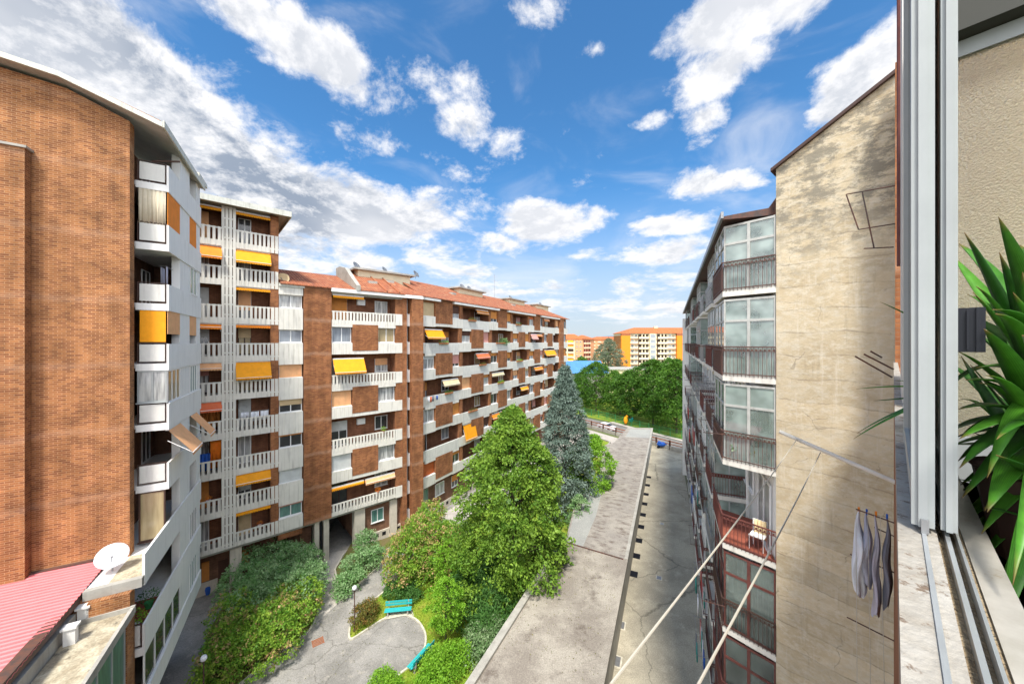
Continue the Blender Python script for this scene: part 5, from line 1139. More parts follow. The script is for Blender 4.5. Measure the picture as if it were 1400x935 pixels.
MB().box(Fp,-.0,1.6,-.03,.10,EYE+1.345,EYE+2.0).build('loggia_header','dark_grey',OW)
MB().box(Fp,.0,2.2,-1.6,-1.45,19,22.6).build('loggia_back_wall','pale_wall',OW); MB().box(Fp,.0,.45,-1.44,-1.2,20.7,22.4).build('loggia_brickwork','brick',OW)
# drainpipe against this wall
MB().tube([FW.p(U_(6.2),-.055,20.9),FW.p(U_(6.2),-.055,29)],.026,8).build('drainpipe','red_iron',OW)
# clothes-line arm below the window
arm = root('clothesline', (3.5,4.0,18.8), 'cream pole sticking out below the window with two white ropes running towards the viewer', 'clothesline')
pA, pB = Vector((3.91,3.576,EYE-1.43)), Vector((3.26,4.28,EYE-1.09)); MB().tube([pA,pB],.022,8).build('pole','cream',arm)
for (a, b, s) in (((3.516,4.0,EYE-1.254),(.53,1.0,EYE-.975*1.0-.0),0),((3.376,4.156,EYE-1.147),(.27,.96,EYE-.935),0)):
    a, b = Vector(a), Vector(b)
    if s == 0: b = Vector(b)
    pts = [a.lerp(b, i/12)+Vector((0,0,-.02*math.sin(math.pi*i/12))) for i in range(13)]; MB().tube(pts,.0042,6).build('rope','rope',arm)
# lower racks with hanging clothes
def wp(u, d, z): return Vector(FW.p(U_(u), d, z))
rk = root('drying_rack', tuple(wp(7,.2,17.5)), 'dark metal drying rack arms on this wall below the cream pole', 'drying rack')
for (u,dr,d1) in ((7.0,2.38,.36),(7.0,3.05,.42),(7.4,4.2,.48),(7.9,2.9,.2)): MB().tube([wp(u,-.03,EYE-dr-.06),wp(u,d1,EYE-dr)],.009,6).build('arm','dark_iron',rk)
for i,d in enumerate((.12,.24,.36)): MB().tube([wp(7.0,d,EYE-2.38),wp(5.2,d-.12,EYE-7)],.003,4).build('cord','rope',rk)
for i,(d,cn,zt_,ln,w_,lb) in enumerate(((.33,'white_cloth',.12,1.12,.22,'white shirt, leftmost on the rack below the pole'),(.25,'striped_grey',.14,1.0,.18,'grey shirt next to the white one on the rack'),(.16,'lilac',.12,1.35,.14,'long lilac trousers on the rack'),(.055,'grey_cloth',.12,1.2,.15,'dark patterned trousers, rightmost on the rack'))):
    top = EYE-2.40; x,y,z=wp(7.02,d,top); t=root('hanging_garment',(x,y,top-ln),lb,'garment','clothes hung on the rack below the pole')
    b=MB(); n=10; ring=[]
    segs=22; sm=18; base=len(b.v)
    for j in range(segs+1):
        f=j/segs; ww=w_*(.12+.88*min(1,f*2.6))*(1 if f<.8 else 1-.25*(f-.8)*5*(i%2)); 
        for q in range(sm):
            an=2*math.pi*q/sm; rr_=1+.30*math.sin(3*an+f*5+i)*f+.12*math.sin(7*an-f*6); dd=d+ww*.26*rr_*math.cos(an)+.012*math.sin(f*11+i); uu=7.02+ww*.9*rr_*math.sin(an)+.02*math.sin(f*7+i*2); b.v.append(tuple(wp(uu,dd,top-f*ln-(.06*math.sin(2*an+i) if j==segs else 0))))
    for j in range(segs):
        for q in range(sm): q2=(q+1)%sm; b.f.append((base+j*sm+q,base+j*sm+q2,base+(j+1)*sm+q2,base+(j+1)*sm+q)); b.uv.append([(0,0)]*4)
    b.build('cloth',cn,t,smooth=True); MB().tube([wp(7.02,d,top+.05),wp(7.02,d,top-.03)],.012,5).build('peg','blue' if i%2 else 'orange',t)
uk = root('wire_drying_rack', tuple(wp(6.5,.2,22)), 'thin rusty wire frame high up in front of the bare cream end wall', 'drying rack')
b = MB(); Fz = lambda px_,py_,u: None
def wpx(px_, py_, u):   # point on the vertical plane through wall point u, square to the wall
    k=(px_-CX)/FOC; o=wp(u,0,0); nx,ny=FW.n.x,FW.n.y; d=(k*o.y-o.x)/(nx-k*ny); q=wp(u,d,0); return Vector((q.x,q.y,EYE+(CY-py_)/FOC*q.y))
for (a,c) in (((1157,266),(1224,254)),((1174,314),(1224,306)),((1181,340),(1222,338)),((1157,266),(1174,314)),((1179,263),(1195,339))): b.tube([wpx(*a,6.5),wpx(*c,6.5)],.008,5)
b.build('frame','dark_iron',uk)
uk = root('bare_drying_rack', tuple(wp(5.5,.2,19.8)), 'three short bare rack arms on this wall at eye height', 'drying rack'); b=MB()
for (a,c) in (((1169,487),(1220,516)),((1181,484),(1222,505)),((1190,480),(1206,489))): b.tube([wpx(*a,5.5),wpx(*c,5.5)],.009,5)
b.build('arm','dark_iron',uk)
# ================================================================ vegetation
def sphere(n, lo=0.0):
    p = rng.normal(size=(n, 3)); p /= np.linalg.norm(p, axis=1)[:, None]
    return p
def clumps(centers, per, rad, flat=0.5, droop=0.0, out=None):
    """scatter leaves round clump centres; returns points and the clump index of each"""
    n = len(centers); idx = np.repeat(np.arange(n), per); q = sphere(n*per)*(rng.uniform(0, 1, n*per)[:, None]**0.45)
    sc = rng.uniform(.65, 1.35, n)[idx][:, None]*rad; q = q*sc*[1, 1, flat]
    if droop and out is not None:
        t = (q[:, :2]*out[idx]).sum(1); q[:, 2] -= droop*t
    return centers[idx]+q, idx
def lumpy(n, seed, wob=1.0):
    """smooth angular noise for an uneven outline"""
    r_ = np.random.default_rng(seed); a = r_.uniform(0, 6.28, (6, 2)); f = r_.integers(2, 6, (6, 2)); w = r_.uniform(.03, .09, 6)*wob
    return lambda th, h: 1+sum(w[i]*np.sin(f[i, 0]*th+a[i, 0]+h*f[i, 1]*1.7+a[i, 1]) for i in range(6))
def tree(name, x, y, h, rad, leafm, label, z0=0.0, base=0.12, peak=0.35, top=0.0, ncl=500, per=45, csize=.55, lsize=.22, flat=.45, droop=.25, seed=1, group=None,
         trunk_r=.22, lean=0.0, aspect=.55, up=.2, cat='tree', inner=.25, bushy=1.0, layers=0, wob=1.0):
    t = root(name, (x, y, z0), label, cat, group); lf = lumpy(0, seed, wob)
    hh = rng.uniform(0, 1, ncl)**.9; th = rng.uniform(0, 2*np.pi, ncl)
    if layers: hh = np.clip((np.floor(hh*layers)+rng.normal(.5, .16, ncl))/layers, 0, 1)
    # radius profile
    rr = np.where(hh < peak, np.sqrt(np.clip(1-((peak-hh)/(peak+.10))**2, 0, 1)), np.clip(1-((hh-peak)/(1.0-peak))**(1.6 if top == 0 else top), 0, 1))
    depth = np.where(rng.uniform(0, 1, ncl) < inner, rng.uniform(.35, .8, ncl), rng.uniform(.82, 1.04, ncl))
    R_ = rad*rr*depth*lf(th, hh)
    out = np.stack([np.cos(th), np.sin(th)], 1)
    c = np.stack([x+R_*out[:, 0]+lean*hh, y+R_*out[:, 1], z0+h*(base+(1-base)*hh)], 1)
    pts, idx = clumps(c, per, csize, flat, droop, out)
    tint = rng.uniform(0, 1, ncl)[idx]*.65+rng.uniform(0, .35, len(idx))
    nrm = np.concatenate([out[idx]*.6, np.full((len(idx), 1), -.15)], 1)
    b = MB(); H = h*(.93 if h > 4 else .8)
    b.tube([(x+lean*k/6*.9, y+.05*math.sin(k*2), z0+H*k/6) for k in range(7)], trunk_r, 8, .02)
    for i in range(0, ncl, max(1, ncl//(30 if h > 4 else 8))):
        zb = z0+max(h*base*.6, (c[i, 2]-z0)*.78); m_ = (x+(c[i, 0]-x)*.5, y+(c[i, 1]-y)*.5, (zb+c[i, 2])/2+.2)
        b.tube([(x+lean*(zb-z0)/h, y, zb), m_, tuple(c[i])], trunk_r*.33, 5, .015)
    b.build('trunk', 'trunk', t)
    leaf_mesh('crown', pts, lsize, leafm, t, tint, up=up, aspect=aspect, normals=nrm)
    return t
def bush(name, blobs, leafm, label, n=9000, lsize=.13, fl=0.0, csize=.25, cat='shrub', group=None, aspect=.6, seed=3, tr=True, z0=0.03, per=16):
    """blobs: (x, y, z, rx, ry, rz)"""
    x, y = np.mean([b[0] for b in blobs]), np.mean([b[1] for b in blobs]); t = root(name, (x, y, z0), label, cat, group)
    vol = np.array([b[3]*b[4]+b[3]*b[5] for b in blobs]); ncl = n//per; which = rng.choice(len(blobs), ncl, p=vol/vol.sum()); B = np.array(blobs)[which]
    s = sphere(ncl); s[:, 2] = np.where(s[:, 2] < -.5, -s[:, 2], s[:, 2]); rad = np.where(rng.uniform(0, 1, ncl) < .25, rng.uniform(.5, .9, ncl), rng.uniform(.88, 1.06, ncl))
    ph = rng.uniform(0, 6, 3); lump = 1+.10*np.sin(B[:, 0]*0+s[:, 0]*7+ph[0])*np.sin(s[:, 1]*6+ph[1])+.07*np.sin(s[:, 2]*9+ph[2]+s[:, 0]*5)
    c = B[:, :3]+s*B[:, 3:]*(rad*lump)[:, None]; c[:, 2] = np.maximum(c[:, 2], z0+.08)
    pts, idx = clumps(c, per, csize, .7)
    tint = rng.uniform(0, 1, ncl)[idx]*.6+rng.uniform(0, .4, len(idx)); f = None
    if fl: f = (rng.uniform(0, 1, ncl) < fl)[idx]*rng.uniform(.3, 1, len(idx))
    b = MB()
    for bl in blobs[:6]:
        for k in range(3): b.tube([(bl[0]+.1*k-.1, bl[1], z0-.02), (bl[0]+.3*(k-1)*bl[3], bl[1]+.2*(k-1)*bl[4], bl[2]+.3*bl[5])], .035, 5, .012)
    b.build('stem', 'trunk', t)
    leaf_mesh('foliage', pts, lsize, leafm, t, tint, flower=f, up=.1, aspect=aspect, normals=s[idx]*.5)
    return t
tree('linden_tree', .05, 27.6, 14.9, 4.0, 'leaf_linden', 'tall bright green broadleaf tree in the middle of the garden', base=.03, peak=.30, top=2.1, wob=1.5, ncl=1150, per=60, csize=.62, lsize=.22, flat=.36, droop=.45, seed=4, layers=15, trunk_r=.28)
tree('spruce_tree', 6.1, 40.5, 17.2, 3.05, 'leaf_spruce', 'tall blue-grey spruce behind the bright green tree', base=.02, peak=.20, top=1.7, ncl=1000, per=50, csize=.55, lsize=.30, flat=.32, droop=.5, seed=8, layers=22, aspect=.28, trunk_r=.22, up=.4)
tree('broadleaf_tree', 9.3, 42.5, 8.6, 2.9, 'leaf_bright', 'low green broadleaf tree leaning over the garage roof edge', base=.2, peak=.5, top=2, ncl=330, per=40, csize=.5, lsize=.22, seed=9)
tree('broadleaf_tree', 6.9, 36.0, 4.3, 1.3, 'leaf_hedge', 'small dark green tree at the foot of the spruce by the garage', base=.1, peak=.5, top=2, ncl=110, per=36, csize=.35, lsize=.16, seed=19)
tree('young_tree', -4.35, 23.0, 4.5, 1.12, 'leaf_bright', 'light green young tree with bare thin trunk near the second bench', base=.33, peak=.45, top=2.2, ncl=170, per=34, csize=.27, lsize=.13, seed=10, trunk_r=.07, up=-.5)
tree('young_tree', -4.9, 27.8, 4.3, 1.05, 'leaf_bright', 'yellow-green sapling between the round bush and the tall tree', base=.25, peak=.5, top=2.2, ncl=130, per=30, csize=.26, lsize=.13, seed=11, trunk_r=.06, up=-.5)
# clipped hedge and flowering shrub mass on the left
def gz(px, py, z): return G(px, py, z)
h1 = []
for (px, py, r, hz) in ((345,762,1.7,2.9),(375,757,1.9,3.0),(405,762,1.8,3.0),(418,785,1.5,2.9),(330,790,1.6,2.8),(365,790,1.9,3.0),(400,800,1.8,2.9),(345,815,1.6,2.7),(420,765,1.3,2.8)):
    x, y = G(px, py, hz*.72); h1.append((x, y, hz*.45, r, r, hz*.55))
bush('laurel_hedge', h1, 'leaf_hedge', 'dense pale and dark green clipped bush at the back of the left bed', n=26000, lsize=.15, csize=.26, seed=5, cat='hedge')
h2 = []
for (px, py, r, hz) in ((400,840,1.35,2.3),(370,850,1.6,2.5),(335,858,1.7,2.5),(315,885,1.5,2.2),(345,890,1.5,2.1),(380,872,1.4,2.1),(300,905,1.2,1.9),(415,815,1.3,2.4),(320,835,1.4,2.5),(395,818,1.4,2.5)):
    x, y = G(px, py, hz*.6); h2.append((x, y, hz*.45, r, r, hz*.55))
bush('flowering_shrub', h2, 'leaf_photinia', 'large green shrub with pinkish new shoots filling the front of the left bed', n=30000, lsize=.15, fl=.16, csize=.24, seed=6)
bb_ = []
for (px, py, r, hz) in ((580,735,2.2,5.0),(555,755,1.7,4.0),(605,745,2.0,4.6),(575,770,1.7,3.2),(612,770,1.4,3.2),(545,780,1.1,2.4),(590,715,1.7,5.2)):
    x, y = G(px, py, hz*.6); bb_.append((x, y, hz*.5, r, r, hz*.48))
bush('flowering_shrub', bb_, 'leaf_photinia', 'big rounded shrub with pale pink shoots left of the tall tree', n=32000, lsize=.16, fl=.30, csize=.28, seed=7)
def gb(px, py, hz): return G(px, py, hz*.55)
def simple(name, items, leafm, label, **kw):
    bl = [(*gb(px, py, hz), hz*.45, r, r, hz*.55) for (px, py, r, hz) in items]; return bush(name, bl, leafm, label, **kw)
simple('shrub', ((470,795,.8,1.4),(480,775,.9,1.8),(495,765,1.0,2.0),(500,745,1.0,2.8),(512,760,.9,1.8),(468,808,.55,1.0),(487,790,.7,1.3)), 'leaf_hedge', 'dark green shrub group in the triangular bed by the passage', n=11000, lsize=.14)
simple('shrub', ((496,840,.75,1.3),(506,830,.6,1.1)), 'leaf_olive', 'small olive brown shrub beside the lamp post', n=4500, lsize=.10, fl=.2)
simple('shrub', ((540,806,.8,.9),(556,803,.8,.9),(566,812,.6,.8)), 'leaf_fern', 'low dark green shrub behind the upper bench', n=5000, lsize=.12)
simple('juniper', ((640,800,1.5,2.6),(665,790,1.6,3.0),(650,830,1.5,2.2),(680,815,1.4,2.4),(640,770,1.3,2.4),(695,800,1.3,2.6),(665,850,1.1,1.6)), 'leaf_fern', 'sprawling feathery conifer under the tall tree', n=22000, lsize=.26, aspect=.22, csize=.4, cat='conifer shrub')
simple('shrub', ((605,905,1.15,1.5),(625,895,.9,1.3),(592,915,.8,1.2)), 'leaf_bright', 'bushy bright green shrub at the foot of the young tree', n=9000, lsize=.11)
simple('shrub', ((655,870,1.0,1.3),(672,858,.9,1.3),(650,890,.9,1.1),(668,880,.8,1.0)), 'leaf_varieg', 'variegated pale green shrub against the garage parapet', n=9000, lsize=.13)
simple('shrub', ((522,932,.75,.9),(537,938,.6,.7)), 'leaf_bright', 'light green shrub cut by the bottom edge of the photo', n=4000, lsize=.10)
simple('shrub', ((573,945,.8,.7),(595,950,.8,.7)), 'leaf_bright', 'second low light green shrub at the bottom edge, right of the first', n=3500, lsize=.10)
simple('shrub', ((636,735,.9,3.2),(630,760,.9,2.2)), 'leaf_varieg', 'pale yellow-green shrub between the long block and the tall tree', n=5000, lsize=.14)
simple('flower_bed', ((690,690,2.0,1.5),(730,660,2.0,1.5),(760,640,2,1.5),(790,622,2,1.5)), 'leaf_hedge', 'line of green shrubs in front of the long block, behind the trees', n=7000, lsize=.2)
# grass blades on the near lawn
from mathutils.geometry import tessellate_polygon
def in_poly(P, poly):
    x, y = P[:, 0], P[:, 1]; ins = np.zeros(len(P), bool); j = len(poly)-1
    for i in range(len(poly)):
        xi, yi = poly[i]; xj, yj = poly[j]
        c = ((yi > y) != (yj > y)) & (x < (xj-xi)*(y-yi)/(yj-yi+1e-12)+xi); ins ^= c; j = i
    return ins
P_ = rng.uniform([-13, 17], [6, 36], (90000, 2)); P_ = P_[in_poly(P_, lawn)]
P_ = np.concatenate([P_, (lambda q: q[in_poly(q, hb)])(rng.uniform([-20, 17], [-9, 32], (26000, 2)))])
P3 = np.concatenate([P_, np.full((len(P_), 1), .035)], 1); nz_ = .5+.5*np.sin(P_[:, 0]*1.3)*np.sin(P_[:, 1]*1.1+1)
leaf_mesh('grass', P3, .085, 'leaf_grass', None, np.clip(nz_*.6+rng.uniform(0, .4, len(P3)), 0, 1), up=-2.2, aspect=.35, kind='stuff', label='short grass with yellowish patches on the lawn', cat='grass')
dn = 2600; dp2 = np.stack([rng.uniform(0,27,dn), rng.uniform(-5.8,5.8,dn)],1); dd_ = np.array([[R0.x+ex.x*a-off.x*abs(b), R0.y+ex.y*a-off.y*abs(b)] for a,b in dp2])
dd_ = dd_[in_poly(dd_, near)]; dd_ = np.concatenate([np.concatenate([dd_, np.full((len(dd_),1),2.808)],1), np.concatenate([(lambda q: q[~in_poly(q, lawn)])(rng.uniform([-16,20],[-4,30],(900,2))), np.full((1,1),0)],1)[:0] if False else np.empty((0,3))])
leaf_mesh('fallen_leaves', dd_, .07, 'leaf_olive', None, rng.uniform(0,1,len(dd_)), up=0, aspect=.6, kind='stuff', normals=np.tile([0.,0.,.0],(len(dd_),1)), label='dry leaves and bits scattered on the near garage roof', cat='leaf litter')
q_ = rng.uniform([-16, 18], [-5, 29], (2600, 2)); q_ = q_[~in_poly(q_, lawn)]; q_ = q_[~in_poly(q_, hb)]; q_ = q_[rng.uniform(0,1,len(q_)) < .25+.75*(np.sin(q_[:,0]*1.1)*np.sin(q_[:,1]*.9) > .2)]
leaf_mesh('fallen_leaves', np.concatenate([q_, np.full((len(q_),1),.006)],1), .06, 'leaf_olive', None, rng.uniform(0,1,len(q_)), up=0, aspect=.6, kind='stuff', label='petals and dry leaves scattered over the courtyard asphalt', cat='leaf litter')
# ================================================================ benches, lamps
def bench(c, ang, label):
    F = Fr(c, (math.cos(ang), math.sin(ang))); z = .0; t = root('park_bench', (c[0], c[1], 0), label, 'bench', 'turquoise benches round the paved circle')
    for i, (d0, d1, za, zb) in enumerate(((.02,.14,.43,.465),(.16,.28,.43,.465),(.30,.42,.43,.465))): 
        MB().box(F,-.95,.95,d0,d1,za,zb).build('seat_plank','turquoise',t,bevel=.008)
    for (z0, z1, dd) in ((.58,.72,-.05),(.75,.89,-.09)): MB().box(F,-.95,.95,dd-.03,dd,z0,z1).build('backrest_plank','turquoise',t,bevel=.008)
    for u in (-.7, .7): MB().box(F,u-.05,u+.05,-.02,.40,.36,.428).box(F,u-.045,u+.045,.30,.38,0,.36).box(F,u-.045,u+.045,-.02,.05,0,.36).box(F,u-.03,u+.03,-.12,-.085,.40,.9).box(F,u-.03,u+.03,-.10,-.02,.36,.42).build('leg','concrete',t)
ang1 = math.atan2(*(Vector(G(560,840))-Vector(G(529,843))).yx)
c1 = G(545,838); bench(c1, ang1, 'turquoise bench facing the viewer on the far side of the paved circle')
va = Vector(G(587,895))-Vector(G(560,926)); c2 = G(575,908); bench((c2[0]+.15,c2[1]), math.atan2(va.y,va.x)+math.pi, 'turquoise bench seen end-on at the right side of the paved circle')
sheet('bench_pad',[G(522,848),G(531,838),G(563,833),G(566,842),G(548,843)],.045,'kerb')
def lamp(c, h, label):
    t = root('lamp_post', (c[0], c[1], 0), label, 'lamp post', 'small garden lamps'); x, y = c
    MB().tube([(x,y,0),(x,y,h-.15)],.035,8).lathe((x,y,0),[(.001,0),(.08,0),(.08,.12),(.04,.2),(.001,.2)],12).build('post','dark_iron',t)
    MB().blob((x,y,h),.16,.16,.16,14,8).build('globe','white_cloth',t,smooth=True); MB().lathe((x,y,h-.2),[(.03,0),(.09,.03),(.09,.06),(.001,.06)],12).build('collar','dark_iron',t)
lamp((-10.9,24.3),3.0,'garden lamp with white globe beside the small olive shrub'); lamp((-16.6,18.9),3.0,'garden lamp with white globe at the lower left corner of the left bed')
b = MB(); c = G(268,880)
for (m_, lb, px, py, s_) in (('blue','blue bucket by the ground floor door of the corner block',284,812,.22),('yellow_plastic','yellow toy standing by the ground floor door of the corner block',294,805,.3)):
    c = G(px, py); MB().lathe((c[0],c[1],0),[(.001,0),(s_*.6,0),(s_*.8,s_*1.6),(s_*.85,s_*1.65),(s_*.6,s_*2.6),(.001,s_*2.7)],12).build('toy' if m_!='blue' else 'bucket',m_,label=lb,cat='toy' if m_!='blue' else 'bucket')
# ================================================================ property wall, street, park
pw = root('boundary_railing', (22,75,0), 'low wall with brown posts and rails closing the yard at the street', 'railing')
line = [(9.5,94.5),(18.4,81.3),(22.2,75.0),(27.7,67.4),(30.9,63.0),(36,57)]
rail(line,.25,0,.7,'concrete','low_wall',pw)
for a, c in zip(line[:-1], line[1:]):
    d = Vector(c)-Vector(a); n = max(1, round(d.length/3.2))
    for i in range(n):
        p = Vector(a)+d*i/n; MB().box(W0,p.x-.13,p.x+.13,p.y-.13,p.y+.13,0,1.75).build('post','brown_frame',pw)
rail(line,.10,1.0,1.12,'rust_beam','rail',pw); rail(line,.12,1.5,1.66,'rust_beam','rail',pw)
sheet('street', [(14.0,99.5),(24.0,87),(29.5,77.5),(38,64.5),(31.5,60.5),(27.9,66.5),(22.5,74.5),(18.6,81),(9.5,94)], 0.0, 'street')
sheet('pavement', [(24.0,87),(25.2,87.8),(30.8,78),(39,65.4),(38,64.5),(29.5,77.5)], .1, 'path_light')
sheet('park_grass', [(24.6,88.5),(30.8,78),(39,65),(90,90),(80,150),(10,130),(12,104)], 0.02, 'lawn')
fn = root('park_fence', (30,80,0), 'green mesh fence between the street and the park', 'fence')
fl_ = [(13.0,108),(24.6,90),(30.6,78.5),(39,65.2)]
for a, c in zip(fl_[:-1], fl_[1:]):
    d = Vector(c)-Vector(a); F = Fr(a, d); L = d.length; b = MB()
    n = int(L/.22)
    for i in range(n): b.box(F,i*L/n-.012,i*L/n+.012,-.01,.01,.1,1.75)
    for z in (.12,.9,1.72): b.box(F,0,L,-.018,.018,z,z+.04)
    b.build('mesh_panel','green_cloth',fn)
    for i in range(int(L/2.6)+1): b = MB().box(F,i*2.6-.04,i*2.6+.04,-.04,.04,0,1.95).build('post','green_cloth',fn)
# planter in front of the railing, left of the garage end
pb = [(15.8,62.5),(19.3,68.8),(16.3,74.5),(13.0,68)]
sheet('planting_bed', pb, .25, 'lawn'); rail(pb+[pb[0]],.22,0,.5,'concrete','planter_wall',root('planter',(16,68,0),'concrete planter bed with grass beyond the spruce','planter'))
sheet('courtyard_paving', [(10,92),(24,70),(17,60),(12,62),(5,75)], -0.004, 'path_light')
bush('shrub',[(15.8,68.5,.8,1.6,2.0,1.0),(14.6,66,.7,1.0,1.2,.9)],'leaf_bright','light green ground cover in the planter beyond the spruce',n=4500,lsize=.2,z0=.25)
# car
def car(c, ang, label):
    F = Fr(c, (math.cos(ang), math.sin(ang))); t = root('parked_car', (c[0], c[1], 0), label, 'car')
    prof = [(-2.1,.35),(-2.12,.75),(-1.95,.92),(-1.15,1.0),(1.9,.95),(2.08,.75),(2.1,.35)]
    G2 = Fr(F.p(0,0,0)[:2], F.n)    # sweep across the car: u = width, d = -length
    b = MB(); b.extr(G2,[(-p[0],p[1]) for p in prof],-.86,.86); body = b.build('body','white_cloth',t,bevel=.06)
    cab = [(-1.75,.98),(-1.25,1.42),(.35,1.45),(1.05,.98)]; b = MB(); b.extr(G2,[(-p[0],p[1]) for p in cab],-.74,.74); b.build('cabin','white_cloth',t,bevel=.05)
    b = MB(); b.poly([G2.p(-.66,-.98,1.04),G2.p(.66,-.98,1.04),G2.p(.6,-.42,1.41),G2.p(-.6,-.42,1.41)]); o = b.build('windscreen','glass_dark',t); o.location = Vector(o.location)+Vector((F.u.x*.05,F.u.y*.05,.03))
    b = MB(); b.poly([G2.p(-.64,1.68,1.06),G2.p(.64,1.68,1.06),G2.p(.58,1.32,1.37),G2.p(-.58,1.32,1.37)]); o = b.build('rear_window','glass_dark',t); o.location = Vector(o.location)+Vector((-F.u.x*.05,-F.u.y*.05,.02))
    for s in (-1, 1): MB().box(G2,s*.752,s*.76,-.85,1.45,1.05,1.36).build('side_window','glass_dark',t)
    for u in (-1.3, 1.3):
        for s in (-1, 1):
            p = Vector(F.p(u, s*.80, .32)); a = Vector((F.n.x,F.n.y,0)); w = MB().tube([p-a*.1,p+a*.1],.32,18).build('wheel','black',t); MB().tube([p+a*s*.102-a*.0,p+a*s*.11],.19,12).build('rim','grey_metal',w)
    for s in (-1, 1): MB().box(G2,s*.6-.14,s*.6+.14,-2.11,-2.07,.62,.76).build('headlight','alu',t)
car((21.6,80.2), math.atan2(-.83,.55), 'white car parked on the street beyond the yard railing')
# covered scooter
c = (28.2,66.4); t = root('scooter', (c[0],c[1]-.3,0), 'scooter under a blue cover by the brown post at the alley end', 'scooter')
MB().blob((c[0],c[1]-.3,.78),.95,.42,.42,14,8).blob((c[0]-.45,c[1]-.3,1.1),.34,.38,.28,12,8).build('cover','blue',t,smooth=True)
for s in (-.62,.62): MB().tube([(c[0]+s,c[1]-.36,.27),(c[0]+s,c[1]-.24,.27)],.27,16).build('wheel','black',t)
# playground figures
def spring_toy(x, y, m, label, h):
    t = root('playground_toy', (x,y,0), label, 'playground toy', 'playground toys in the park')
    MB().tube([(x,y,0),(x,y,.5)],.12,8).build('spring','dark_iron',t); MB().blob((x,y,.5+h*.4),.5,.3,h*.45,12,8).blob((x+.3,y,.5+h*.85),.3,.25,.35,10,6).build('body',m,t,smooth=True)
spring_toy(27.2,84.0,'yellow','orange-yellow playground figure behind the park fence',2.0); spring_toy(29.0,85.5,'turquoise','turquoise playground figure right of the orange one',1.0)
# park trees
def park(px, Y, h, r, label, seed, base=.22, m='leaf_park', ncl=380, ls=.42):
    return tree('park_tree', (px-CX)/FOC*Y, Y, h*1.04, r*1.06, m, label, base=base*.6, peak=.40, top=2.3, wob=2.2, ncl=int(ncl*1.35), per=30, csize=.95, lsize=ls, flat=.55, droop=.2, seed=seed, group='trees in the park', trunk_r=.25, inner=.15)
park(815,101,13.6,6.2,'round park tree left of the white car, below the blue roof',21)
park(861,92,11.8,5.2,'middle park tree behind the playground figures',22,ncl=330)
park(893,84,15.0,6.2,'tallest park tree, in front of the orange and cream block',23,ncl=470)
park(925,77,15.3,5.2,'park tree close against the right block',24,ncl=420)
park(915,100,14.5,6.5,'park tree behind the two tallest ones',25,ncl=300)
park(842,120,9.5,5.5,'pale tree behind the park towards the cedar',26,m='leaf_linden',ncl=240)
park(790,112,8,4.5,'low tree between the spruce and the grey hall',27,ncl=200)
tree('white_blossom_tree',(848-CX)/FOC*97,97,9.8,2.6,'leaf_varieg','small tree with whitish leaves between the round park tree and the middle one',base=.3,peak=.5,top=2,ncl=120,per=26,csize=.7,lsize=.34,seed=31)
tree('cedar_tree',(832-CX)/FOC*165,165,21.5,6.6,'leaf_cedar','big grey-green cedar between the two distant orange blocks',base=.1,peak=.45,top=2.0,ncl=420,per=30,csize=1.2,lsize=.6,flat=.4,droop=.2,seed=33,aspect=.4,trunk_r=.4)
tree('broadleaf_tree',(795-CX)/FOC*150,150,13.5,5.2,'leaf_park','rounded tree in front of the distant salmon block, over the blue roof',base=.2,peak=.5,top=2,ncl=150,per=26,csize=1.2,lsize=.6,seed=34)
for i,(px,Y,h,r,lb) in enumerate(((840,230,17,9,'distant tree beside the cedar'),(800,300,14,12,'far tree left of the cedar'),(880,330,12,14,'far tree behind the cream block'))):
    tree('broadleaf_tree',(px-CX)/FOC*Y,Y,h,r,'leaf_park',lb,base=.1,peak=.5,top=2,ncl=110,per=20,csize=2,lsize=1.1,seed=40+i,group='far trees')
# ================================================================ distant buildings
def floors(F, u0, u1, k0, k1, z0, ph, parent, n, wallm, win='glass_dark', bal=None, bw=.55, gap=0):
    for k in range(k0, k1):
        z = z0+ph*k
        for i in range(n):
            a = u0+(u1-u0)*(i+.5-bw/2)/n; c = u0+(u1-u0)*(i+.5+bw/2)/n
            MB().box(F,a,c,.0,.06,z+1.0,z+2.4).build('window',win,parent)
ob = root('apartment_building', (79,203,0), 'distant cream and orange block with low orange hipped roof', 'apartment building')
FO = Fr((62.0,200.0),(1,.03)); w = MB()
w.box(FO,0,52,-13,-.5,0,24.9); w.build('wall','cream_wall',ob)
for (a, c) in ((0,5.2),(32,36.0)): MB().box(FO,a,c,-13 if a==0 else -2,.9,0,23.6).build('orange_panel','orange_wall',ob); MB().box(FO,a,c,-.5,.92,23.61,24.9).build('brown_cap','rust_beam',ob)
for k in range(8):
    z = 1.2+2.95*k
    MB().box(FO,5.3,16.3,-.5,.25,z-.15,z+.12).build('rust_band','rust_beam',ob); MB().box(FO,20.4,31.9,-.5,.25,z-.15,z+.12).build('rust_band','rust_beam',ob); MB().box(FO,36.2,52,-.5,.25,z-.15,z+.12).build('rust_band','rust_beam',ob)
    for (a, c) in ((10.2,15.8),(21,26.6),(38,44)):
        MB().box(FO,a,c,-.45,-.42,z+.15,z+2.5).build('balcony_recess','brown_frame',ob)
        MB().box(FO,a,c,-.45,1.0,z,z+.15).box(FO,a,c,.92,1.0,z+.15,z+1.05).build('balcony','cream_wall',ob)
        for u in (a+(c-a)/3, a+(c-a)*2/3): MB().box(FO,u-.22,u+.22,-.41,.6,z+.15,z+2.6).build('balcony_divider','cream_wall',ob)
    for a in (6.2,8.3,27.8,29.9,46,49): window(FO,a,a+1.3,z+1.0,z+2.4,-.48,ob,rnd.choice(['dark','grey','curtain']),rnd.choice([0,0,.6]),'rib_sh_beige')
MB().box(FO,16.4,20.3,-.6,.4,0,24.9).build('stair_tower','pale_wall',ob)
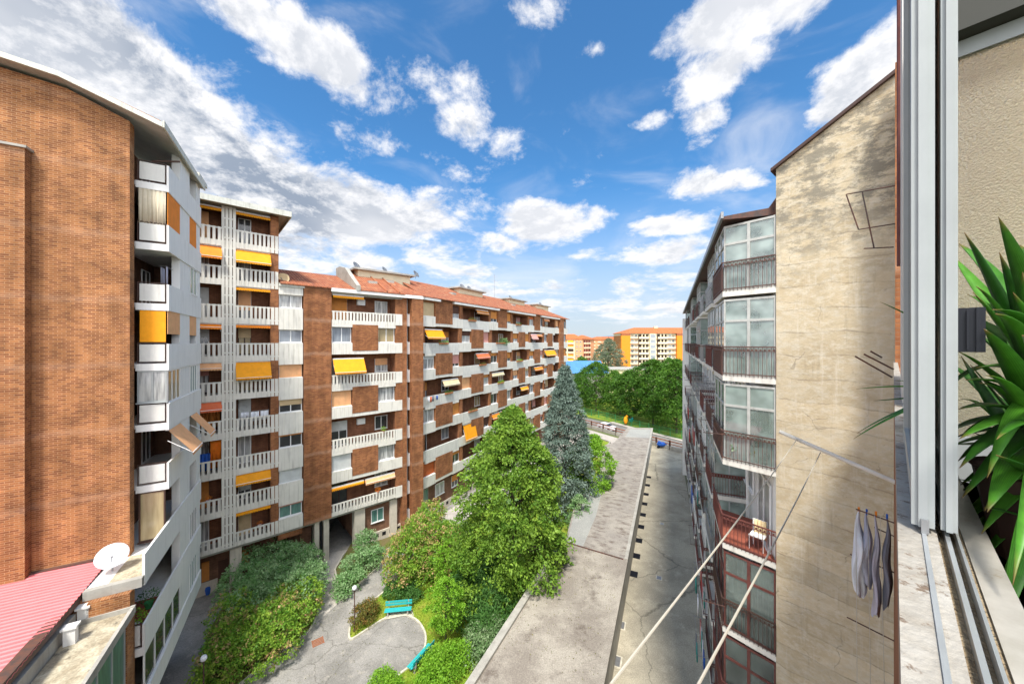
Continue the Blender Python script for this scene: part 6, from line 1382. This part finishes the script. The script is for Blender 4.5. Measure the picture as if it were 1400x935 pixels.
for k in range(8): z=1.2+2.95*k; window(FO,17.0,19.7,z+.4,z+2.5,.41,ob,'grey',0,leaves=4)
def hip(F, u0, u1, d0, d1, z, rise, m, parent, inset=6, over=.8):
    b = MB(); A_=[F.p(u0-over,d1+over,z),F.p(u1+over,d1+over,z),F.p(u1+over,d0-over,z),F.p(u0-over,d0-over,z)]; dm=(d0+d1)/2; r1=F.p(u0+inset,dm,z+rise); r2=F.p(u1-inset,dm,z+rise)
    b.poly([A_[0],A_[1],r2,r1],[(0,0),(u1-u0,0),(u1-u0-inset,8),(inset,8)]); b.poly([A_[2],A_[3],r1,r2],[(0,0),(u1-u0,0),(u1-u0-inset,8),(inset,8)])
    b.poly([A_[1],A_[2],r2],[(0,0),(12,0),(6,8)]); b.poly([A_[3],A_[0],r1],[(0,0),(12,0),(6,8)]); b.poly(A_[::-1]); return b.build('roof',m,parent)
hip(FO,0,52,-13,-.2,24.95,3.5,'tiles_bright',ob,10); hw = MB().box(FO,22,24,-7.5,-6,27.8,29.2).build('chimney','pale_wall',ob)
sb_ = root('apartment_building', (40,222,0), 'distant salmon and yellow block with hipped tile roof left of the cedar', 'apartment building')
FS = Fr((30.5,226),(1,-.12)); MB().box(FS,0,14.8,-12,0,0,21.8).build('wall','cream_wall',sb_); FS2 = Fr(FS.p(14.8,.02,0)[:2],(.75,.66)); MB().box(FS,9.8,14.82,-12,.35,0,21.8).build('corner_tower','salmon_wall',sb_)
MB().box(FS2,0,12,-10,-.02,0,21.8).build('side_wall','salmon_wall',sb_)
for k in range(7):
    z=1+2.95*k
    for a,mm in ((1,'yellow'),(5.4,'orange')): 
        MB().box(FS,a,a+3.6,.0,.05,z+.9,z+2.6).build('balcony_recess','brown_frame',sb_); MB().box(FS,a,a+3.6,.0,1.0,z,z+1.0).build('balcony','pale_wall',sb_)
        if (k*3+int(a))%4!=1: awning(FS,a,a+3.4,z+2.6,.1,sb_,.9,mm if k%2 else 'yellow')
    for a in (10.5,12.8): window(FS,a,a+1.2,z+1,z+2.3,.36,sb_,'dark',.5,'rib_sh_beige')
    for a in (1.0,3.5,6): MB().box(FS2,a,a+1.6,0,.7,z,z+1.0).build('balcony','cream_wall',sb_); MB().box(FS2,a,a+1.6,-.01,.03,z+1.0,z+2.4).build('window','wine',sb_)
hip(FS,0,14.8,-12,0,21.85,3.3,'tiles_bright',sb_,5); hip(FS2,0,12,-10,0,21.9,2.6,'tiles_bright',sb_,5)
pb_ = root('apartment_building', (85,300,0), 'pale orange block far behind the cedar', 'apartment building')
FP = Fr((66,300),(1,0)); MB().box(FP,0,48,-14,0,0,22).build('wall','salmon_wall',pb_); hip(FP,0,48,-14,0,22,2.6,'tiles_bright',pb_,8)
for k in range(7):
    for i in range(9): MB().box(FP,2+i*5,5+i*5,0,.9,2+2.9*k,3+2.9*k).build('balcony','pale_wall',pb_)
gh = root('industrial_hall', (30,128,0), 'grey hall with shiny blue metal gable roof beyond the spruce', 'hall')
FG = Fr((18.5,124.0),(1,.10)); mat('blue_metal',(0.13,0.33,0.62),.35,metal=.35,var=.12,scale=.4)
MB().box(FG,0,15.5,-16,0,0,9.0).build('wall','concrete',gh); b=MB()
for i in range(26):
    u0_=-.5+i*.64; b.box(FG,u0_,u0_+.05,-8,.8,0,0) if False else None
b.extr(FG,[(.8,9.05),(-8,12.9),(-16.8,9.05),(-16.8,8.9),(-8,12.7),(.8,8.9)],-.6,16.0); b.build('roof','blue_metal',gh)
for i in range(9): MB().extr(FG,[(.82,9.12),(-8,12.97),(-8,12.9),(.8,9.05)],-.4+i*2.0,-.28+i*2.0).build('roof_seam','blue_metal',gh)
b=MB(); b.poly([FG.p(15.6,0,9),FG.p(15.6,-16,9),FG.p(15.6,-8,12.7)]); b.build('gable','rust_beam',gh)
w2 = root('low_building',(47,120,0),'low beige building with flat roof between the hall and the orange block','building'); MB().box(W0,38,60,138,150,0,9.0).build('wall','pale_wall',w2); MB().box(W0,37.6,60.4,137.6,150.4,9.01,9.4).build('roof','concrete',w2)
# town carpet far off and hills
tn = root('far_houses',(0,0,0),'row of small far houses with tiled roofs along the horizon','houses')
bpy.data.objects.remove(tn)
for i,(px,Y,w_,h_) in enumerate(((806,420,30,14),(836,380,26,15),(862,450,40,17))):
    x=(px-CX)/FOC*Y; t=root('apartment_building',(x,Y,0),['low distant house left of the cedar','distant house right behind the cedar','farthest house left of the orange block'][i],'apartment building','far houses'); MB().box(W0,x-w_/2,x+w_/2,Y,Y+12,0,h_).build('wall','salmon_wall' if i!=1 else 'pale_wall',t); hip(Fr((x-w_/2,Y),(1,0)),0,w_,-12,0,h_,2.5,'tiles_bright',t,6)
hb_ = MB(); n=60; xs=[-3000+i*200 for i in range(n+1)]; hz_=lambda x: 20+45*(1+math.sin(x/900+1))+60*math.exp(-((x-2000)/420)**2)+20*math.sin(x/260)
for i in range(n):
    a,c=xs[i],xs[i+1]; hb_.poly([(a,6400,0),(c,6400,0),(c,6900,hz_(c)),(a,6900,hz_(a))]); hb_.poly([(a,6900,hz_(a)),(c,6900,hz_(c)),(c,7800,-10),(a,7800,-10)])
hb_.build('hills','hill',kind='structure',smooth=True)
# ================================================================ plants at the window
def blade(base, tip, w, bend, m='leaf_yucca', nrm=None):
    """one strap leaf: folded along its midrib, arching"""
    A_, B_ = Vector(base), Vector(tip); L=(B_-A_).length; side=(B_-A_).cross(Vector((0,0,1))).normalized() if nrm is None else (B_-A_).cross(nrm).normalized()
    up_=side.cross(B_-A_).normalized(); n=14; v=[]; 
    for i in range(n+1):
        t_=i/n; p=A_.lerp(B_,t_)+Vector((0,0,1))*bend*4*t_*(1-t_); ww=w*.5*(min(1,t_*5+.35))*(1-t_**2.6)+.0004
        f=ww*.35; v.append((p-side*ww+up_*f, p, p+side*ww+up_*f))
    return v
def yucca(name, loc, label, blades, group=None, parent=None):
    t = root(name, loc, label, 'houseplant', group)
    V=[];Fc=[];T=[]
    for bi,(a,b_,w_,bd) in enumerate(blades):
        v=blade(a,b_,w_,bd); s=len(V); tt=rng.uniform(0,1)
        for ti_,tri_ in enumerate(v): V+= [tuple(q) for q in tri_]; T+=[(tt*.8,ti_/14,0),(min(1,tt*.8+.25),ti_/14,1),(tt*.8,ti_/14,0)]
        for i in range(len(v)-1):
            o=s+i*3; Fc+=[(o,o+3,o+4,o+1),(o+1,o+4,o+5,o+2)]
    me=bpy.data.meshes.new('leaves'); L_=Vector(loc); me.from_pydata([tuple(Vector(q)-L_) for q in V],[],Fc); ca=me.color_attributes.new('tint','FLOAT_COLOR','POINT')
    ca.data.foreach_set('color',[c for x_ in T for c in (*x_,1)]); me.materials.append(M['leaf_yucca']); me.polygons.foreach_set('use_smooth',[True]*len(Fc)); me.update()
    o=bpy.data.objects.new('leaves',me); col.objects.link(o); o.parent=t; WL[o.name]=L_; md=o.modifiers.new('t','SOLIDIFY'); md.thickness=.0016; return t
def IN(px,py,Y): return Vector(((px-CX)/FOC*Y,Y,EYE+(CY-py)/FOC*Y))   # a real point in front of the lens
pc = wp(1.74,-.31,19.39); rnd=random.Random(3)
bl=[]
tips=[(1318,318,1.02,.07),(1366,345,.95,.055),(1362,390,1.1,.045),(1398,372,.9,.05),(1380,445,.85,.05),(1312,640,.95,.05),(1310,560,1.0,.06),(1345,450,.85,.055),(1312,600,.95,.06),(1320,520,.95,.055),(1308,480,1.05,.05),(1316,680,.95,.055),(1330,400,1.0,.05),(1350,700,.85,.06),(1385,400,.9,.05),(1312,440,1.1,.05)]
for (px_,py_,Y,w_) in tips: bl.append((tuple(pc+Vector((rnd.uniform(-.03,.03),rnd.uniform(-.03,.03),.25+rnd.uniform(0,.18)))),tuple(IN(px_,py_,Y)),w_,.03))
for i in range(120):
    a=rnd.uniform(0,6.28); e=rnd.uniform(-.75,1.15); L=rnd.uniform(.4,.75); bs=pc+Vector((0,0,rnd.uniform(.08,.55)))
    d=Vector((math.cos(a)*math.cos(e),math.sin(a)*math.cos(e),math.sin(e)))
    tp=bs+d*L
    k=(Vector((tp.x,tp.y))).dot(Vector((FW.n.x,FW.n.y)))
    if k>-.14 : tp=tp-Vector((FW.n.x,FW.n.y,0))*(k+.16)
    bl.append((tuple(bs),tuple(tp),rnd.uniform(.035,.062),rnd.uniform(.0,.10)))
yu=yucca('yucca_plant',tuple(pc),'large green strap-leaved houseplant on the inner sill behind the sliding window',bl)
MB().lathe(tuple(pc),[(.001,0),(.11,0),(.15,.24),(.16,.25),(.14,.23),(.001,.22)],20).build('pot','brown_frame',yu); MB().tube([pc+Vector((0,0,.2)),pc+Vector((0,0,.65))],.03,8).build('stem','trunk',yu)
# second plant, its leaves leaning out past the sash
pc2 = wp(3.1,-.28,19.42); bl=[]
for (px_,py_,u_,bd) in ((1203,413,3.0,.02),(1170,532,2.95,.015),(1194,548,2.9,-.01),(1167,600,2.9,.03),(1172,592,3.0,.03),(1224,520,2.8,0.)):
    q=wpx(px_,py_,u_); bl.append((tuple(pc2+Vector((0,0,.32 if py_>450 else .5))),tuple(q),.042,bd))
for i in range(14): a=rnd.uniform(0,6.28); bs=pc2+Vector((0,0,.3)); tp=bs+Vector((math.cos(a)*.3,math.sin(a)*.3,rnd.uniform(.1,.6))); k=tp.x*FW.n.x+tp.y*FW.n.y; tp=tp-Vector((FW.n.x,FW.n.y,0))*max(0,k+.12); bl.append((tuple(bs),tuple(tp),.04,.03))
yu=yucca('yucca_plant',tuple(pc2),'strap-leaved plant behind the sash whose leaf tips poke out over the courtyard',bl)
MB().lathe(tuple(pc2),[(.001,0),(.09,0),(.12,.2),(.125,.21),(.11,.19),(.001,.18)],20).build('pot','terracotta',yu)
MB().box(FW,U_(4.3),U_(-.6),-.9,-.175,19.0,19.38).build('inner_ledge','black',OW)  # black colour fills the space below the plants with darkness
# balcony plants
pot(*FL.p(-1.0,-.45,FZ(1)+.43),.16,.3,'green_cloth','leaf_fern','green pot with leafy plant on the red floored balcony of the left block',n=260,pr=.4)
pot(*FL.p(-2.5,-.5,FZ(1)+.43),.17,.28,'white_cloth','leaf_bright','trailing light green plant near the brick pier of the left block',n=300,pr=.42)
for (k,u,lb,lm) in ((1,(L0+L1)/2,'red and yellow flowers on the second lowest slatted balcony, left bay','leaf_flower'),(0,L3-.7,'flower pots on the lowest slatted balcony, right bay','leaf_flower')):
    pot(*FAB.p(u,-.3,FZ(k)+.7),.14,.22,'white_cloth',lm,lb,n=120,pr=.22,leaf=.07)
for (k,p,lb,lm) in ((2,525,'trailing green plant on the railing under the yellow shutter','leaf_bright'),(0,517,'red geraniums on the lowest balcony of the long block','leaf_flower')):
    pot(*FAB.p(uA(p),-.12,FZ(k)+.8),.13,.2,'terracotta',lm,lb,n=160,pr=.3,leaf=.08)
bush('balcony_plants',[(*FC.p(cp(690),-.15,0)[:2],FZ(5)+.9,.7,.4,.6)],'leaf_hedge','green plants and washing on a balcony of the long block, second floor from the top',n=600,z0=FZ(5)+.3,lsize=.15,cat='plants')
# air conditioner and washing on the left block
ac = root('air_conditioner',FL.p(.9,-1.9,FZ(6)+1.6),'white air conditioner on the balcony wall of the left block','air conditioner'); MB().box(FL,.5,1.25,-2.15,-1.8,FZ(6)+1.5,FZ(6)+2.1).build('casing','white_frame',ac,bevel=.02); MB().lathe(FL.p(.499,-1.97,FZ(6)+1.8),[(.001,.01),(.2,.01),(.2,0)],18,(-FL.u.x,-FL.u.y,0)).build('fan_grille','grey_metal',ac)
laundry(FL,1.0,1.95,-.5,FZ(6)+2.0,'white and blue shirts drying on the balcony of the left block',['white_cloth','lilac'],3,9,None,(.8,1.1),-.6)
laundry(FC,cp(580),cp(597),.35,FZ(3)+.95,'white sheet and dark clothes hung from a balcony of the long block',['white_cloth','white_cloth','blue','coral','grey_cloth'],6,12,None,(.4,.9),-.0)
laundry(FAB,L2+.3,L2+2.2,-.3,FZ(3)+1.35,'white washing on the right slatted balcony, fifth from the top',['white_cloth'],3,14,None,(.5,.8),-.6)

rw={6:'top',5:'second highest',4:'third highest',3:'fourth highest',2:'fifth highest'}
for (k,a,c,wd_,lm) in ((6,640,650,'near','leaf_flower'),(6,705,712,'middle','leaf_fern'),(5,600,612,'near','leaf_bright'),(5,678,690,'middle','leaf_fern'),(4,655,664,'near','leaf_flower'),(4,706,714,'middle','leaf_bright'),(3,608,618,'near','leaf_fern'),(3,680,688,'middle','leaf_bright'),(2,640,652,'near','leaf_flower')):
    u0_,u1_=cp(a),cp(c); z=FZ(k)+.80; loc=FC.p((u0_+u1_)/2,.10,z); t=root('flower_box',loc,f'flower box, {wd_} balcony of the {rw[k]} row, long block','flower box','flower boxes on the long block')
    MB().box(FC,u0_,u1_,.01,.2,z,z+.17).build('box','terracotta',t); n_=220
    P=np.array([FC.p(u0_+(u1_-u0_)*rng.uniform(),.1+rng.normal()*.08,z+.17+abs(rng.normal())*.13-(.2 if rng.uniform()<.3 else 0)) for _ in range(n_)]); leaf_mesh('foliage',P,.11,lm if lm!='leaf_flower' else 'leaf_olive',t,rng.uniform(0,1,n_))
